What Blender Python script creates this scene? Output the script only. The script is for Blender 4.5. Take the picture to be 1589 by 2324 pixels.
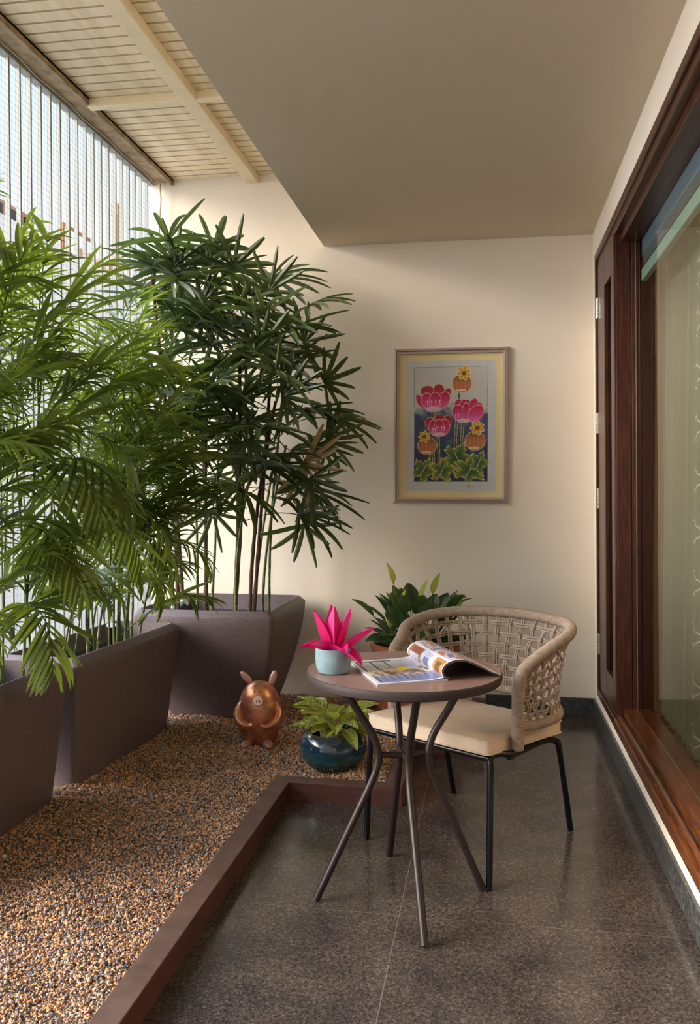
import bpy, math, random
import numpy as np
from mathutils import Vector, Matrix
PI = math.pi
SC = bpy.context.scene
COL = SC.collection
for o in list(bpy.data.objects): bpy.data.objects.remove(o)

# ------------------------------------------------------------------ camera
H = 1.35
F_PX, YAW, PITCH, ROLL = 1948.4, .16185, -.0276, .00136
fw = Vector((-math.sin(YAW)*math.cos(PITCH), math.cos(YAW)*math.cos(PITCH), math.sin(PITCH)))
rt = Vector((math.cos(YAW), math.sin(YAW), 0)); up = rt.cross(fw)
r2 = rt*math.cos(ROLL)+up*math.sin(ROLL); u2 = -rt*math.sin(ROLL)+up*math.cos(ROLL)
cd = bpy.data.cameras.new('camera'); cam = bpy.data.objects.new('camera', cd); COL.objects.link(cam)
cam.matrix_world = Matrix(((r2.x, u2.x, -fw.x, 0), (r2.y, u2.y, -fw.y, 0), (r2.z, u2.z, -fw.z, H), (0, 0, 0, 1)))
cd.sensor_fit = 'VERTICAL'; cd.sensor_height = 24; cd.lens = 24*F_PX/2324; cd.clip_end = 300; cd.clip_start = .05
SC.camera = cam

# ------------------------------------------------------------------ exposure, sky, sun, lamps
vs = SC.view_settings
vs.view_transform = 'Standard'; vs.look = 'None'; vs.gamma = 1; vs.use_curve_mapping = False; vs.exposure = 0.62

def lin(c):
    return tuple(((x/255)/12.92 if x/255 <= .04045 else (((x/255)+.055)/1.055)**2.4) for x in c)
def L4(c): return lin(c)+(1,)

w = bpy.data.worlds.new('sky'); SC.world = w; w.use_nodes = True
nt = w.node_tree; nt.nodes.clear()
out = nt.nodes.new('ShaderNodeOutputWorld'); bg = nt.nodes.new('ShaderNodeBackground')
tc = nt.nodes.new('ShaderNodeTexCoord'); sep = nt.nodes.new('ShaderNodeSeparateXYZ'); rp = nt.nodes.new('ShaderNodeValToRGB')
mr = nt.nodes.new('ShaderNodeMapRange'); mr.inputs[1].default_value = -1; mr.inputs[2].default_value = 1
nz = nt.nodes.new('ShaderNodeTexNoise'); nz.inputs['Scale'].default_value = 2.2; nz.inputs['Detail'].default_value = 5
mx = nt.nodes.new('ShaderNodeMix'); mx.data_type = 'RGBA'
rp2 = nt.nodes.new('ShaderNodeValToRGB'); rp2.color_ramp.elements[0].position = .45; rp2.color_ramp.elements[1].position = .62
nt.links.new(tc.outputs['Generated'], sep.inputs[0]); nt.links.new(sep.outputs[2], mr.inputs[0]); nt.links.new(mr.outputs[0], rp.inputs[0])
cr = rp.color_ramp
cr.elements[0].position = .30; cr.elements[0].color = (.80, .76, .72, 1)
cr.elements[1].position = 1; cr.elements[1].color = (.42, .60, .90, 1)
for p, c in ((.50, (1.0, .97, .98, 1)), (.60, (.98, .98, 1.0, 1)), (.67, (.74, .86, 1.0, 1)), (.78, (.50, .70, 1.0, 1))):
    e = cr.elements.new(p); e.color = c
nt.links.new(tc.outputs['Generated'], nz.inputs['Vector']); nt.links.new(nz.outputs[0], rp2.inputs[0])
mulc = nt.nodes.new('ShaderNodeMath'); mulc.operation = 'MULTIPLY'; mulc.inputs[1].default_value = .5
nt.links.new(rp2.outputs[0], mulc.inputs[0]); nt.links.new(mulc.outputs[0], mx.inputs[0])
nt.links.new(rp.outputs[0], mx.inputs[6]); mx.inputs[7].default_value = (1, 1, 1, 1)
nt.links.new(mx.outputs[2], bg.inputs[0])
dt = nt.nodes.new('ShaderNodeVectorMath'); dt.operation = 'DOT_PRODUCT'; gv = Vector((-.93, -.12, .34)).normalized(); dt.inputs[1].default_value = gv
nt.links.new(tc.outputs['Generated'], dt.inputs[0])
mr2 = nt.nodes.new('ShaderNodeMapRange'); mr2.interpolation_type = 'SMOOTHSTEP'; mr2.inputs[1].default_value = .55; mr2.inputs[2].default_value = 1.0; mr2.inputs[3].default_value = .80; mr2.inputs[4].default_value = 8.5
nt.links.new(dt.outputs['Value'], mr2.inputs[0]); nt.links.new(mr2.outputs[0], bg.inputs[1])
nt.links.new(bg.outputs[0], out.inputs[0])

def lamp(name, typ, loc, energy, color, **k):
    d = bpy.data.lights.new(name, typ); d.energy = energy; d.color = color
    o = bpy.data.objects.new(name, d); COL.objects.link(o); o.location = loc
    for a, b in k.items():
        if a == 'dir': o.rotation_euler = Vector(b).to_track_quat('-Z', 'Y').to_euler()
        else: setattr(d, a, b)
    return o
lamp('sun', 'SUN', (-6, -4, 6), 3.6, (1.0, .84, .64), dir=(.80, .42, -.40), angle=math.radians(28))

# ------------------------------------------------------------------ node material helpers
MATS = {}
def mat(name, col=(128, 128, 128), rough=.6, metal=0., spec=.5, build=None):
    if name in MATS: return MATS[name]
    m = bpy.data.materials.new(name); m.use_nodes = True; n = m.node_tree; b = n.nodes['Principled BSDF']
    b.inputs['Base Color'].default_value = L4(col); b.inputs['Roughness'].default_value = rough
    b.inputs['Metallic'].default_value = metal; b.inputs['Specular IOR Level'].default_value = spec
    if build: build(n, b)
    MATS[name] = m; return m
def N(n, t, **k):
    x = n.nodes.new('ShaderNode'+t)
    for a, b in k.items(): setattr(x, a, b)
    return x
def coords(n, scale=(1, 1, 1), kind='Object'):
    t = N(n, 'TexCoord'); mp = N(n, 'Mapping'); mp.inputs['Scale'].default_value = scale
    n.links.new(t.outputs[kind], mp.inputs[0]); return mp.outputs[0]
def noise(n, vec, scale, detail=4, rough=.55):
    x = N(n, 'TexNoise'); x.inputs['Scale'].default_value = scale; x.inputs['Detail'].default_value = detail; x.inputs['Roughness'].default_value = rough
    n.links.new(vec, x.inputs['Vector']); return x.outputs[0]
def ramp(n, fac, stops, interp='LINEAR'):
    r = N(n, 'ValToRGB'); r.color_ramp.interpolation = interp; el = r.color_ramp.elements
    el[0].position, el[0].color = stops[0][0], L4(stops[0][1]); el[1].position, el[1].color = stops[-1][0], L4(stops[-1][1])
    for p, c in stops[1:-1]: e = el.new(p); e.color = L4(c)
    n.links.new(fac, r.inputs[0]); return r.outputs[0]
def bump(n, b, h, strength=.3, dist=.01):
    x = N(n, 'Bump'); x.inputs['Strength'].default_value = strength; x.inputs['Distance'].default_value = dist
    n.links.new(h, x.inputs['Height']); n.links.new(x.outputs[0], b.inputs['Normal'])
def mixc(n, fac, a, b, typ='MIX'):
    m = N(n, 'Mix'); m.data_type = 'RGBA'; m.blend_type = typ
    if isinstance(fac, float): m.inputs[0].default_value = fac
    else: n.links.new(fac, m.inputs[0])
    for i, v in ((6, a), (7, b)):
        if isinstance(v, tuple): m.inputs[i].default_value = L4(v)
        else: n.links.new(v, m.inputs[i])
    return m.outputs[2]

def b_plaster(c1, c2, s=1.3, bs=.12):
    def f(n, b):
        v = coords(n); n.links.new(ramp(n, noise(n, v, s, 3), [(.35, c1), (.65, c2)]), b.inputs['Base Color'])
        bump(n, b, noise(n, v, 90, 3), bs, .002)
    return f
M_wall = mat('wall_paint', rough=.75, build=b_plaster((236, 223, 203), (240, 229, 212)))
M_ceil = mat('ceiling_paint', rough=.85, build=b_plaster((214, 197, 172), (216, 199, 175)))
M_int = mat('interior_paint', rough=.8, build=b_plaster((196, 172, 132), (200, 176, 138)))
def b_granite(n, b):
    v = coords(n)
    vo = N(n, 'TexVoronoi'); vo.inputs['Scale'].default_value = 210; n.links.new(v, vo.inputs['Vector'])
    g1 = ramp(n, vo.outputs['Color'], [(.15, (44, 39, 37)), (.42, (70, 62, 59)), (.62, (91, 81, 76)), (.8, (118, 106, 98)), (.97, (156, 143, 134))])
    g2 = ramp(n, noise(n, v, 75, 6, .75), [(.35, (46, 41, 39)), (.5, (80, 72, 67)), (.66, (126, 112, 101))])
    c = mixc(n, .5, g1, g2)
    cl = ramp(n, noise(n, v, 5, 4), [(.35, (200, 200, 205)), (.65, (255, 250, 244))])
    c = mixc(n, 1.0, c, cl, 'MULTIPLY')
    # joints
    sp = N(n, 'SeparateXYZ'); n.links.new(v, sp.inputs[0])
    def line(axis, period, off, wd):
        a = N(n, 'Math', operation='SUBTRACT'); n.links.new(sp.outputs[axis], a.inputs[0]); a.inputs[1].default_value = off-period/2
        m_ = N(n, 'Math', operation='FLOORED_MODULO'); n.links.new(a.outputs[0], m_.inputs[0]); m_.inputs[1].default_value = period
        s = N(n, 'Math', operation='SUBTRACT'); n.links.new(m_.outputs[0], s.inputs[0]); s.inputs[1].default_value = period/2
        ab = N(n, 'Math', operation='ABSOLUTE'); n.links.new(s.outputs[0], ab.inputs[0])
        l = N(n, 'Math', operation='LESS_THAN'); n.links.new(ab.outputs[0], l.inputs[0]); l.inputs[1].default_value = wd
        return l.outputs[0]
    mxx = N(n, 'Math', operation='MAXIMUM'); n.links.new(line(0, 1.8, -.277, .0013), mxx.inputs[0]); n.links.new(line(1, 2.1, 2.67, .0009), mxx.inputs[1])
    hf = N(n, 'Math', operation='MULTIPLY'); n.links.new(mxx.outputs[0], hf.inputs[0]); hf.inputs[1].default_value = .6
    c = mixc(n, hf.outputs[0], c, (150, 132, 112))
    n.links.new(c, b.inputs['Base Color'])
    rr = N(n, 'MapRange'); rr.inputs[3].default_value = .10; rr.inputs[4].default_value = .26
    n.links.new(noise(n, v, 14, 3), rr.inputs[0]); n.links.new(rr.outputs[0], b.inputs['Roughness'])
M_gran = mat('granite_floor', rough=.2, build=b_granite)
def b_skirt(n, b):
    v = coords(n)
    n.links.new(ramp(n, noise(n, v, 60, 6, .75), [(.36, (34, 36, 38)), (.5, (62, 63, 62)), (.66, (98, 94, 88))]), b.inputs['Base Color'])
M_skirt = mat('granite_skirting', rough=.4, build=b_skirt)
def b_wood(c1, c2, c3, sc=(3, 3, 30), r=.35, bs=.1):
    def f(n, b):
        v = coords(n, sc); f1 = noise(n, v, 3, 5, .6)
        n.links.new(ramp(n, f1, [(.3, c1), (.5, c2), (.72, c3)]), b.inputs['Base Color'])
        b.inputs['Roughness'].default_value = r; bump(n, b, f1, bs, .002)
    return f
M_door = mat('door_wood', build=b_wood((38, 17, 10), (64, 30, 18), (88, 47, 30), (26, 26, 2.2), .3))
M_sill = mat('sill_wood', build=b_wood((66, 34, 18), (98, 54, 27), (124, 72, 37), (26, 2.2, 26), .22))
M_kerb = mat('kerb_top_coat', build=b_wood((84, 62, 52), (96, 72, 61), (108, 82, 70), (6, 6, 6), .6))
M_kerbf = mat('kerb_face_wood', build=b_wood((74, 44, 38), (92, 56, 48), (104, 66, 57), (3, 3, 40), .5))
M_alu = mat('painted_aluminium', (150, 152, 147), .5, 0.0)
M_beam = mat('cream_painted_steel', (226, 208, 172), .5, build=b_plaster((222, 204, 168), (232, 214, 180), 6, .05))
def b_deck(n, b):
    v = coords(n)
    n.links.new(ramp(n, noise(n, coords(n, (9, .6, 1)), 1.5, 3), [(.35, (216, 196, 160)), (.65, (240, 222, 190))]), b.inputs['Base Color'])
M_deck = mat('roof_sheet', rough=.42, build=b_deck)
M_groove = mat('roof_groove', (58, 42, 28), .8)  # dark brown strip filling the gaps between roof panels
M_rust = mat('weathered_rail', rough=.6, build=b_plaster((128, 104, 76), (168, 146, 112), 14, .2))
M_net = mat('net_nylon', (120, 128, 130), .6)
M_steel = mat('hinge_steel', (214, 206, 196), .25, 1.0)
def b_planter(n, b):
    v = coords(n)
    n.links.new(ramp(n, noise(n, v, 240, 3, .7), [(.3, (88, 74, 76)), (.55, (112, 96, 98)), (.75, (146, 130, 130))]), b.inputs['Base Color'])
    b.inputs['Roughness'].default_value = .55; bump(n, b, noise(n, v, 300, 2), .35, .002)
M_planter = mat('stone_grey_resin', build=b_planter)
def b_planter_r(n, b):
    b_planter(n, b)
    wv = N(n, 'TexWave'); wv.wave_type = 'BANDS'; wv.bands_direction = 'Z'; wv.inputs['Scale'].default_value = 52; wv.inputs['Distortion'].default_value = .8
    n.links.new(coords(n), wv.inputs['Vector']); bump(n, b, wv.outputs[0], .4, .0025)
M_planter_r = mat('ribbed_grey_resin', build=b_planter_r)
M_soil = mat('potting_soil', rough=.9, build=b_plaster((30, 24, 20), (54, 42, 34), 40, .8))
def b_terra(n, b):
    v = coords(n); n.links.new(ramp(n, noise(n, v, 9, 4), [(.3, (124, 62, 38)), (.7, (168, 96, 64))]), b.inputs['Base Color'])
M_terra = mat('terracotta', rough=.5, build=b_terra)
def b_glaze(n, b):
    v = coords(n, (1, 1, 2.4)); f = noise(n, v, 11, 5, .7)
    sp = N(n, 'SeparateXYZ'); n.links.new(coords(n), sp.inputs[0])
    r = ramp(n, sp.outputs[2], [(.02, (16, 26, 30)), (.07, (22, 82, 88)), (.11, (18, 54, 78)), (.155, (46, 52, 62)), (.18, (92, 84, 70))])
    n.links.new(mixc(n, .35, r, ramp(n, f, [(.4, (14, 26, 42)), (.55, (24, 74, 96)), (.72, (96, 150, 150))])), b.inputs['Base Color'])
    b.inputs['Coat Weight'].default_value = 1; b.inputs['Roughness'].default_value = .16; b.inputs['Coat Roughness'].default_value = .04
M_glaze = mat('blue_green_glaze', build=b_glaze)
M_conc = mat('pale_blue_cement', rough=.75, build=b_plaster((114, 138, 145), (130, 154, 160), 30, .35))
M_pebble = mat('white_pebbles', rough=.7, build=b_plaster((150, 130, 124), (220, 205, 200), 160, 1.))
def b_copper(n, b):
    v = coords(n); f = noise(n, v, 16, 6, .65)
    n.links.new(ramp(n, f, [(.3, (158, 96, 76)), (.48, (206, 138, 110)), (.6, (222, 164, 112)), (.75, (240, 204, 182))]), b.inputs['Base Color'])
    b.inputs['Metallic'].default_value = .85; b.inputs['Roughness'].default_value = .36; bump(n, b, noise(n, v, 40, 4), .25, .003)
M_copper = mat('rose_copper', build=b_copper)
M_pink = mat('dull_rose_metal', (196, 150, 144), .5, .5)
M_snout = mat('pale_snout', (226, 196, 184), .5, .2)
M_dot = mat('dark_dot', (26, 16, 14), .5)
M_ttop = mat('table_top_laminate', rough=.32, build=b_plaster((132, 104, 96), (142, 113, 104), 5, .03))
M_tedge = mat('table_edge', (58, 48, 46), .6, 0, .3)
M_tleg = mat('brown_powder_coat', (40, 29, 27), .42, .2)
M_cleg = mat('black_powder_coat', (24, 22, 28), .3, .5)
def b_rope(n, b):
    v = coords(n); n.links.new(ramp(n, noise(n, v, 60, 3), [(.3, (132, 114, 100)), (.7, (160, 141, 124))]), b.inputs['Base Color'])
M_rope = mat('taupe_rope', rough=.8, build=b_rope)
def b_cush(n, b):
    v = coords(n); n.links.new(ramp(n, noise(n, v, 7, 3), [(.3, (198, 176, 152)), (.7, (208, 187, 164))]), b.inputs['Base Color'])
    bump(n, b, noise(n, coords(n, (400, 400, 400)), 2, 1), .2, .001)
M_cush = mat('beige_canvas', rough=.85, build=b_cush)
M_frame = mat('rose_silver_frame', (186, 168, 156), .35, .35)
M_mat_ = mat('frame_dark_line', (92, 66, 60), .6)
M_blk = mat('lamp_black', (20, 20, 22), .4)
M_lens = mat('lamp_lens', (206, 212, 220), .2)
M_lampg = mat('lamp_grey', (132, 142, 152), .4, .4)

def leaf_mat(name, c1, c2, trans=(120, 150, 30), rough=.38, tw=.45, extra=None):
    m = bpy.data.materials.new(name); m.use_nodes = True; n = m.node_tree; b = n.nodes['Principled BSDF']; o = n.nodes['Material Output']
    oi = N(n, 'ObjectInfo'); v = coords(n)
    f = N(n, 'Math', operation='ADD'); g = N(n, 'Math', operation='MULTIPLY'); g.inputs[1].default_value = .55
    n.links.new(oi.outputs['Random'], g.inputs[0]); h = N(n, 'Math', operation='MULTIPLY'); h.inputs[1].default_value = .6
    n.links.new(noise(n, v, 7, 3), h.inputs[0]); n.links.new(g.outputs[0], f.inputs[0]); n.links.new(h.outputs[0], f.inputs[1])
    c = ramp(n, f.outputs[0], [(.25, c1), (.75, c2)])
    if extra: c = extra(n, c, v)
    n.links.new(c, b.inputs['Base Color']); b.inputs['Roughness'].default_value = rough
    t = N(n, 'BsdfTranslucent'); t.inputs[0].default_value = L4(trans)
    ms = N(n, 'MixShader'); ms.inputs[0].default_value = tw
    n.links.new(b.outputs[0], ms.inputs[1]); n.links.new(t.outputs[0], ms.inputs[2]); n.links.new(ms.outputs[0], o.inputs[0])
    MATS[name] = m; return m
M_rhapis = leaf_mat('lady_palm_leaf', (44, 62, 40), (92, 106, 66), (104, 130, 56), .33, .26)
M_areca = leaf_mat('bamboo_palm_leaf', (36, 56, 30), (100, 118, 56), (156, 174, 56), .33, .34)
M_dry = leaf_mat('dry_leaf', (170, 142, 112), (196, 170, 140), (190, 160, 110), .6, .35)
M_green = leaf_mat('broad_dark_leaf', (38, 62, 40), (84, 108, 72), (100, 140, 50), .28, .2)
M_spathe = leaf_mat('pale_green_spathe', (150, 170, 60), (206, 214, 130), (210, 220, 90), .4, .4)
M_magenta = leaf_mat('magenta_bract', (196, 10, 92), (226, 44, 138), (224, 20, 120), .38, .25)
def spots(n, c, v):
    vo = N(n, 'TexNoise'); vo.inputs['Scale'].default_value = 130; vo.inputs['Detail'].default_value = 3; n.links.new(v, vo.inputs['Vector'])
    r = N(n, 'ValToRGB'); r.color_ramp.elements[0].position = .47; r.color_ramp.elements[1].position = .55; n.links.new(vo.outputs[0], r.inputs[0])
    return mixc(n, r.outputs[0], c, (206, 204, 120))
M_aglao = leaf_mat('spotted_leaf', (70, 108, 44), (128, 158, 62), (200, 205, 80), .32, .35, spots)
def b_cane(n, b):
    v = coords(n, (1, 1, 14)); n.links.new(ramp(n, noise(n, v, 3, 3), [(.35, (58, 84, 40)), (.62, (112, 118, 64)), (.75, (150, 130, 88))]), b.inputs['Base Color'])
M_cane = mat('green_cane', rough=.45, build=b_cane)
def b_fib(n, b):
    v = coords(n, (30, 30, 6)); f = noise(n, v, 3, 5, .7); n.links.new(ramp(n, f, [(.35, (40, 26, 20)), (.65, (104, 74, 54))]), b.inputs['Base Color']); bump(n, b, f, 1, .01)
M_fibre = mat('brown_fibre_cane', rough=.85, build=b_fib)

def glass_mat(name, tint, refl=1.55):
    m = bpy.data.materials.new(name); m.use_nodes = True; n = m.node_tree; n.nodes.clear()
    o = N(n, 'OutputMaterial'); t = N(n, 'BsdfTransparent'); t.inputs[0].default_value = L4(tint)
    g = N(n, 'BsdfGlossy'); g.inputs['Roughness'].default_value = .01; fr = N(n, 'Fresnel'); fr.inputs[0].default_value = refl
    s = N(n, 'MixShader'); n.links.new(fr.outputs[0], s.inputs[0]); n.links.new(t.outputs[0], s.inputs[1]); n.links.new(g.outputs[0], s.inputs[2])
    n.links.new(s.outputs[0], o.inputs[0]); MATS[name] = m; return m
M_glass = glass_mat('door_glass', (226, 230, 222), 1.5)
M_pglass = glass_mat('casement_glass', (120, 110, 100), 1.5)

# ------------------------------------------------------------------ mesh builder
class MB:
    def __init__(s): s.v = []; s.f = []; s.mi = []; s.cur = 0
    def add(s, vs, fs):
        k = len(s.v); s.v.extend([tuple(q) for q in vs]); s.f.extend([tuple(i+k for i in f) for f in fs]); s.mi.extend([s.cur]*len(fs)); return s
    def box(s, a, b):
        x0, y0, z0 = a; x1, y1, z1 = b
        return s.add([(x0, y0, z0), (x1, y0, z0), (x1, y1, z0), (x0, y1, z0), (x0, y0, z1), (x1, y0, z1), (x1, y1, z1), (x0, y1, z1)],
              [(0, 3, 2, 1), (4, 5, 6, 7), (0, 1, 5, 4), (1, 2, 6, 5), (2, 3, 7, 6), (3, 0, 4, 7)])
    def tube(s, pts, r, n=10, cap=True, closed=False):
        P = [Vector(p) for p in pts]; m = len(P); R = r if isinstance(r, (list, tuple)) else [r]*m
        rings = []; T0 = None; nrm = None
        for i in range(m):
            a = P[i-1] if (i > 0 or closed) else P[i]; b = P[(i+1) % m] if (i < m-1 or closed) else P[i]
            T = (b-a).normalized()
            if nrm is None:
                nrm = T.orthogonal().normalized()
                if abs(T.z) < .9: nrm = (Vector((0, 0, 1))-T*T.z).normalized()
            else:
                nrm = (nrm-T*nrm.dot(T)).normalized()
            B = T.cross(nrm)
            rings.append([P[i]+nrm*(R[i]*math.cos(2*PI*j/n))+B*(R[i]*math.sin(2*PI*j/n)) for j in range(n)])
        vs = [q for rg in rings for q in rg]; fs = []
        for i in range(m if closed else m-1):
            i2 = (i+1) % m
            for j in range(n): fs.append((i*n+j, i*n+(j+1) % n, i2*n+(j+1) % n, i2*n+j))
        if cap and not closed: fs.append(tuple(range(n-1, -1, -1))); fs.append(tuple((m-1)*n+j for j in range(n)))
        return s.add(vs, fs)
    def lathe(s, prof, c=(0, 0, 0), n=40, sx=1, sy=1, capb=True, capt=False):
        vs = [(c[0]+r*math.cos(2*PI*j/n)*sx, c[1]+r*math.sin(2*PI*j/n)*sy, c[2]+z) for r, z in prof for j in range(n)]
        fs = [(i*n+j, i*n+(j+1) % n, (i+1)*n+(j+1) % n, (i+1)*n+j) for i in range(len(prof)-1) for j in range(n)]
        if capb: fs.append(tuple(range(n-1, -1, -1)))
        if capt: fs.append(tuple((len(prof)-1)*n+j for j in range(n)))
        return s.add(vs, fs)
    def ell(s, c, r, rot=None, n=20, m=12):
        vs = []; fs = []
        for i in range(m+1):
            t = PI*i/m
            for j in range(n):
                q = Vector((r[0]*math.sin(t)*math.cos(2*PI*j/n), r[1]*math.sin(t)*math.sin(2*PI*j/n), r[2]*math.cos(t)))
                if rot is not None: q = rot @ q
                vs.append(q+Vector(c))
        for i in range(m):
            for j in range(n): fs.append((i*n+j, (i+1)*n+j, (i+1)*n+(j+1) % n, i*n+(j+1) % n))
        return s.add(vs, fs)
    def blade(s, base, d, side, L, W, droop=.5, fold=.15, nseg=6, shape='lance', twist=0):
        """leaf strip: starts at base heading d, bends towards -Z"""
        p = Vector(base); d = Vector(d).normalized(); side = Vector(side).normalized(); vs = []; st = L/nseg
        for i in range(nseg+1):
            t = i/nseg
            if shape == 'lance': w_ = math.sin(PI*min(1, (t*.93+.07)))**.75
            elif shape == 'strap': w_ = min(1, .35+2.6*t)*(1 if t < .8 else (1-(t-.8)/.2*.6))*(1-.25*abs(t-.5))
            elif shape == 'broad': w_ = (math.sin(PI*(t**.8)*.97+.03)**.8)*(1-.25*t)
            else: w_ = math.sin(PI*t)
            w_ *= W/2; sd = (side-d*side.dot(d)).normalized(); nn = sd.cross(d)
            if nn.z < 0: nn = -nn
            vs += [p-sd*w_+nn*(w_*fold), p-nn*(w_*fold), p+sd*w_+nn*(w_*fold)]
            d = (d+Vector((0, 0, -droop/nseg))).normalized(); p = p+d*st
            if twist: side = Matrix.Rotation(twist/nseg, 3, d) @ side
        fs = []
        for i in range(nseg):
            a = 3*i; fs += [(a, a+1, a+4, a+3), (a+1, a+2, a+5, a+4)]
        return s.add(vs, fs)
    def mesh(s, name, mats, smooth=False, xf=None):
        me = bpy.data.meshes.new(name); vs = s.v
        if xf: vs = [xf(q) for q in vs]
        me.from_pydata(vs, [], s.f)
        for m in (mats if isinstance(mats, (list, tuple)) else [mats]): me.materials.append(m)
        if any(s.mi): me.polygons.foreach_set('material_index', s.mi)
        if smooth: me.polygons.foreach_set('use_smooth', [True]*len(me.polygons))
        me.update(); return me
    def obj(s, name, mats, parent=None, smooth=False, bevel=0, loc=None, xf=None, seg=2):
        o = bpy.data.objects.new(name, s.mesh(name, mats, smooth, xf)); COL.objects.link(o)
        if parent: o.parent = parent
        if loc: o.location = loc
        if bevel:
            m = o.modifiers.new('bevel', 'BEVEL'); m.width = bevel; m.segments = seg; m.limit_method = 'ANGLE'; m.angle_limit = .6
        if smooth: 
            try: o.data.set_sharp_from_angle(angle=math.radians(40))
            except Exception: pass
        return o
def tag(o, label, cat, group=None, kind=None):
    o['label'] = label; o['category'] = cat
    if group: o['group'] = group
    if kind: o['kind'] = kind
    return o
def thing(name, label, cat, loc=(0, 0, 0), rz=0, group=None):
    o = bpy.data.objects.new(name, None); COL.objects.link(o); o.location = loc; o.rotation_euler = (0, 0, rz); o.empty_display_size = .05
    return tag(o, label, cat, group)
def struct(o, label=None):
    o['kind'] = 'structure'
    if label: o['label'] = label
    return o
def catmull(pts, k=8):
    P = [Vector(p) for p in pts]; P = [P[0]*2-P[1]]+P+[P[-1]*2-P[-2]]; out = []
    for i in range(1, len(P)-2):
        for j in range(k):
            t = j/k; a, b, c, d = P[i-1], P[i], P[i+1], P[i+2]
            out.append(.5*((2*b)+(c-a)*t+(2*a-5*b+4*c-d)*t*t+(3*b-a-3*c+d)*t**3))
    out.append(P[-2]); return out

# ------------------------------------------------------------------ room shell
YB = 5.24; XL = -2.13; ZC = 2.84; YN = -1.4
def lean(q): return (q[0]-.0148*q[2], q[1], q[2])
XW = .626
struct(MB().box((-2.4, YN, -.15), (XW+.1, YB+.2, 0)).obj('floor', M_gran), 'polished dark speckled granite floor with thin tile joints')
struct(MB().box((XL-.02, YB, -.1), (XW+.15, YB+.18, 3.302)).obj('wall_back', M_wall), 'cream painted plaster wall behind the plants and the framed picture')
struct(MB().box((-1.02, YN, ZC), (5.2, YB, ZC+.5)).obj('ceiling', M_ceil), 'flat beige painted concrete ceiling over the seating area')
# right wall : pieces round the door opening
YD = 5.04; YJ = 4.36; YE = -.6
m = MB(); m.box((XW, YD, 0), (XW+.16, YB, ZC+.1)); m.box((XW, YE, 0), (XW+.16, YD, .172)); m.box((XW, YE, 2.665), (XW+.16, YD, ZC+.1)); m.box((XW, YN, 0), (XW+.16, YE, ZC+.1))
struct(m.obj('wall_right', M_wall, xf=lean), 'cream plaster wall strip around the brown wooden door')
struct(MB().box((-2.4, YN-.2, -.1), (XW+.2, YN, 3.34)).obj('wall_front', M_wall), 'cream plaster wall closing the balcony behind the camera')
m = MB(); m.box((-.02, YB-.016, 0), (XW, YB, .105)); struct(m.obj('baseboard_back', M_skirt, bevel=.002), 'grey granite skirting under the back wall')
m = MB(); m.box((XW-.014, YN, 0), (XW, YB-.016, .105)); struct(m.obj('baseboard_right', M_skirt, bevel=.002, xf=lean), 'grey granite skirting below the door sill')

# roof deck over the planters
m = MB(); y = -1.4; p = .0775
k = 0
while y < YB-.01:
    y1 = min(y+p-.013, YB)
    m.cur = 0; m.box((XL-.02, y, 3.300), (-1.0, y1, 3.316))
    m.cur = 1; m.box((XL-.02, y1, 3.314), (-1.0, y1+.013, 3.318)); y += p
m.cur = 0; m.box((XL-.03, YN, 3.318), (-.9, YB+.18, 3.34))
struct(m.obj('ceiling_left', [M_deck, M_groove]), 'cream ribbed sheet roof above the planters')
struct(MB().box((-1.515, YN, 3.25), (-1.435, YB, 3.30)).obj('trim_1', M_beam, bevel=.004), 'long cream steel beam running under the ribbed roof')
struct(MB().box((-2.0, 4.08, 3.252), (-1.03, 4.125, 3.30)).obj('trim_2', M_beam, bevel=.004), 'short cream cross beam under the ribbed roof')
struct(MB().box((-2.105, YN, 3.285), (-1.99, YB, 3.30)).box((-2.01, YN, 3.262), (-1.99, YB, 3.30)).obj('trim_3', M_rust, bevel=.003), 'weathered brown edge rail at the top of the bar screen')

# bar screen with bird net
scr = bpy.data.objects.new('window_1', None); COL.objects.link(scr); struct(scr, 'tall screen of pale vertical bars with fine bird netting')
bm = MB().box((0, 0, .35), (.021, .012, 3.30)).mesh('bar', M_alu)
ys = []; y = 3.301
while y > -.9: y -= .0925
nb = 0
y0 = y
for i in range(70):
    yy = y0+.0925*i
    if yy > YB-.03: break
    o = bpy.data.objects.new('bar', bm); COL.objects.link(o); o.location = (XL-.02, yy, 0); o.parent = scr
m = MB(); m.box((XL-.03, -1.2, .30), (XL+.005, YB, .36)); m.obj('bottom_rail', M_alu, scr)
m = MB(); m.box((XL-.03, -1.2, 3.27), (XL+.01, YB, 3.30)); m.obj('top_rail', M_alu, scr)
m = MB(); xn = XL+.035; sp_ = .028
yy = 2.0
while yy < YB:
    m.add([(xn, yy, .5), (xn+.0005, yy+.0005, .5), (xn+.0005, yy+.0005+.1, 3.29), (xn, yy+.1, 3.29)], [(0, 1, 2, 3)]); yy += sp_
zz = .5
while zz < 3.29:
    pts = []
    m.add([(xn, 2.0, zz), (xn+.0005, 2.0, zz+.0005), (xn+.0005, YB, zz+.0005-.05), (xn, YB, zz-.05)], [(0, 1, 2, 3)]); zz += sp_
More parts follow.
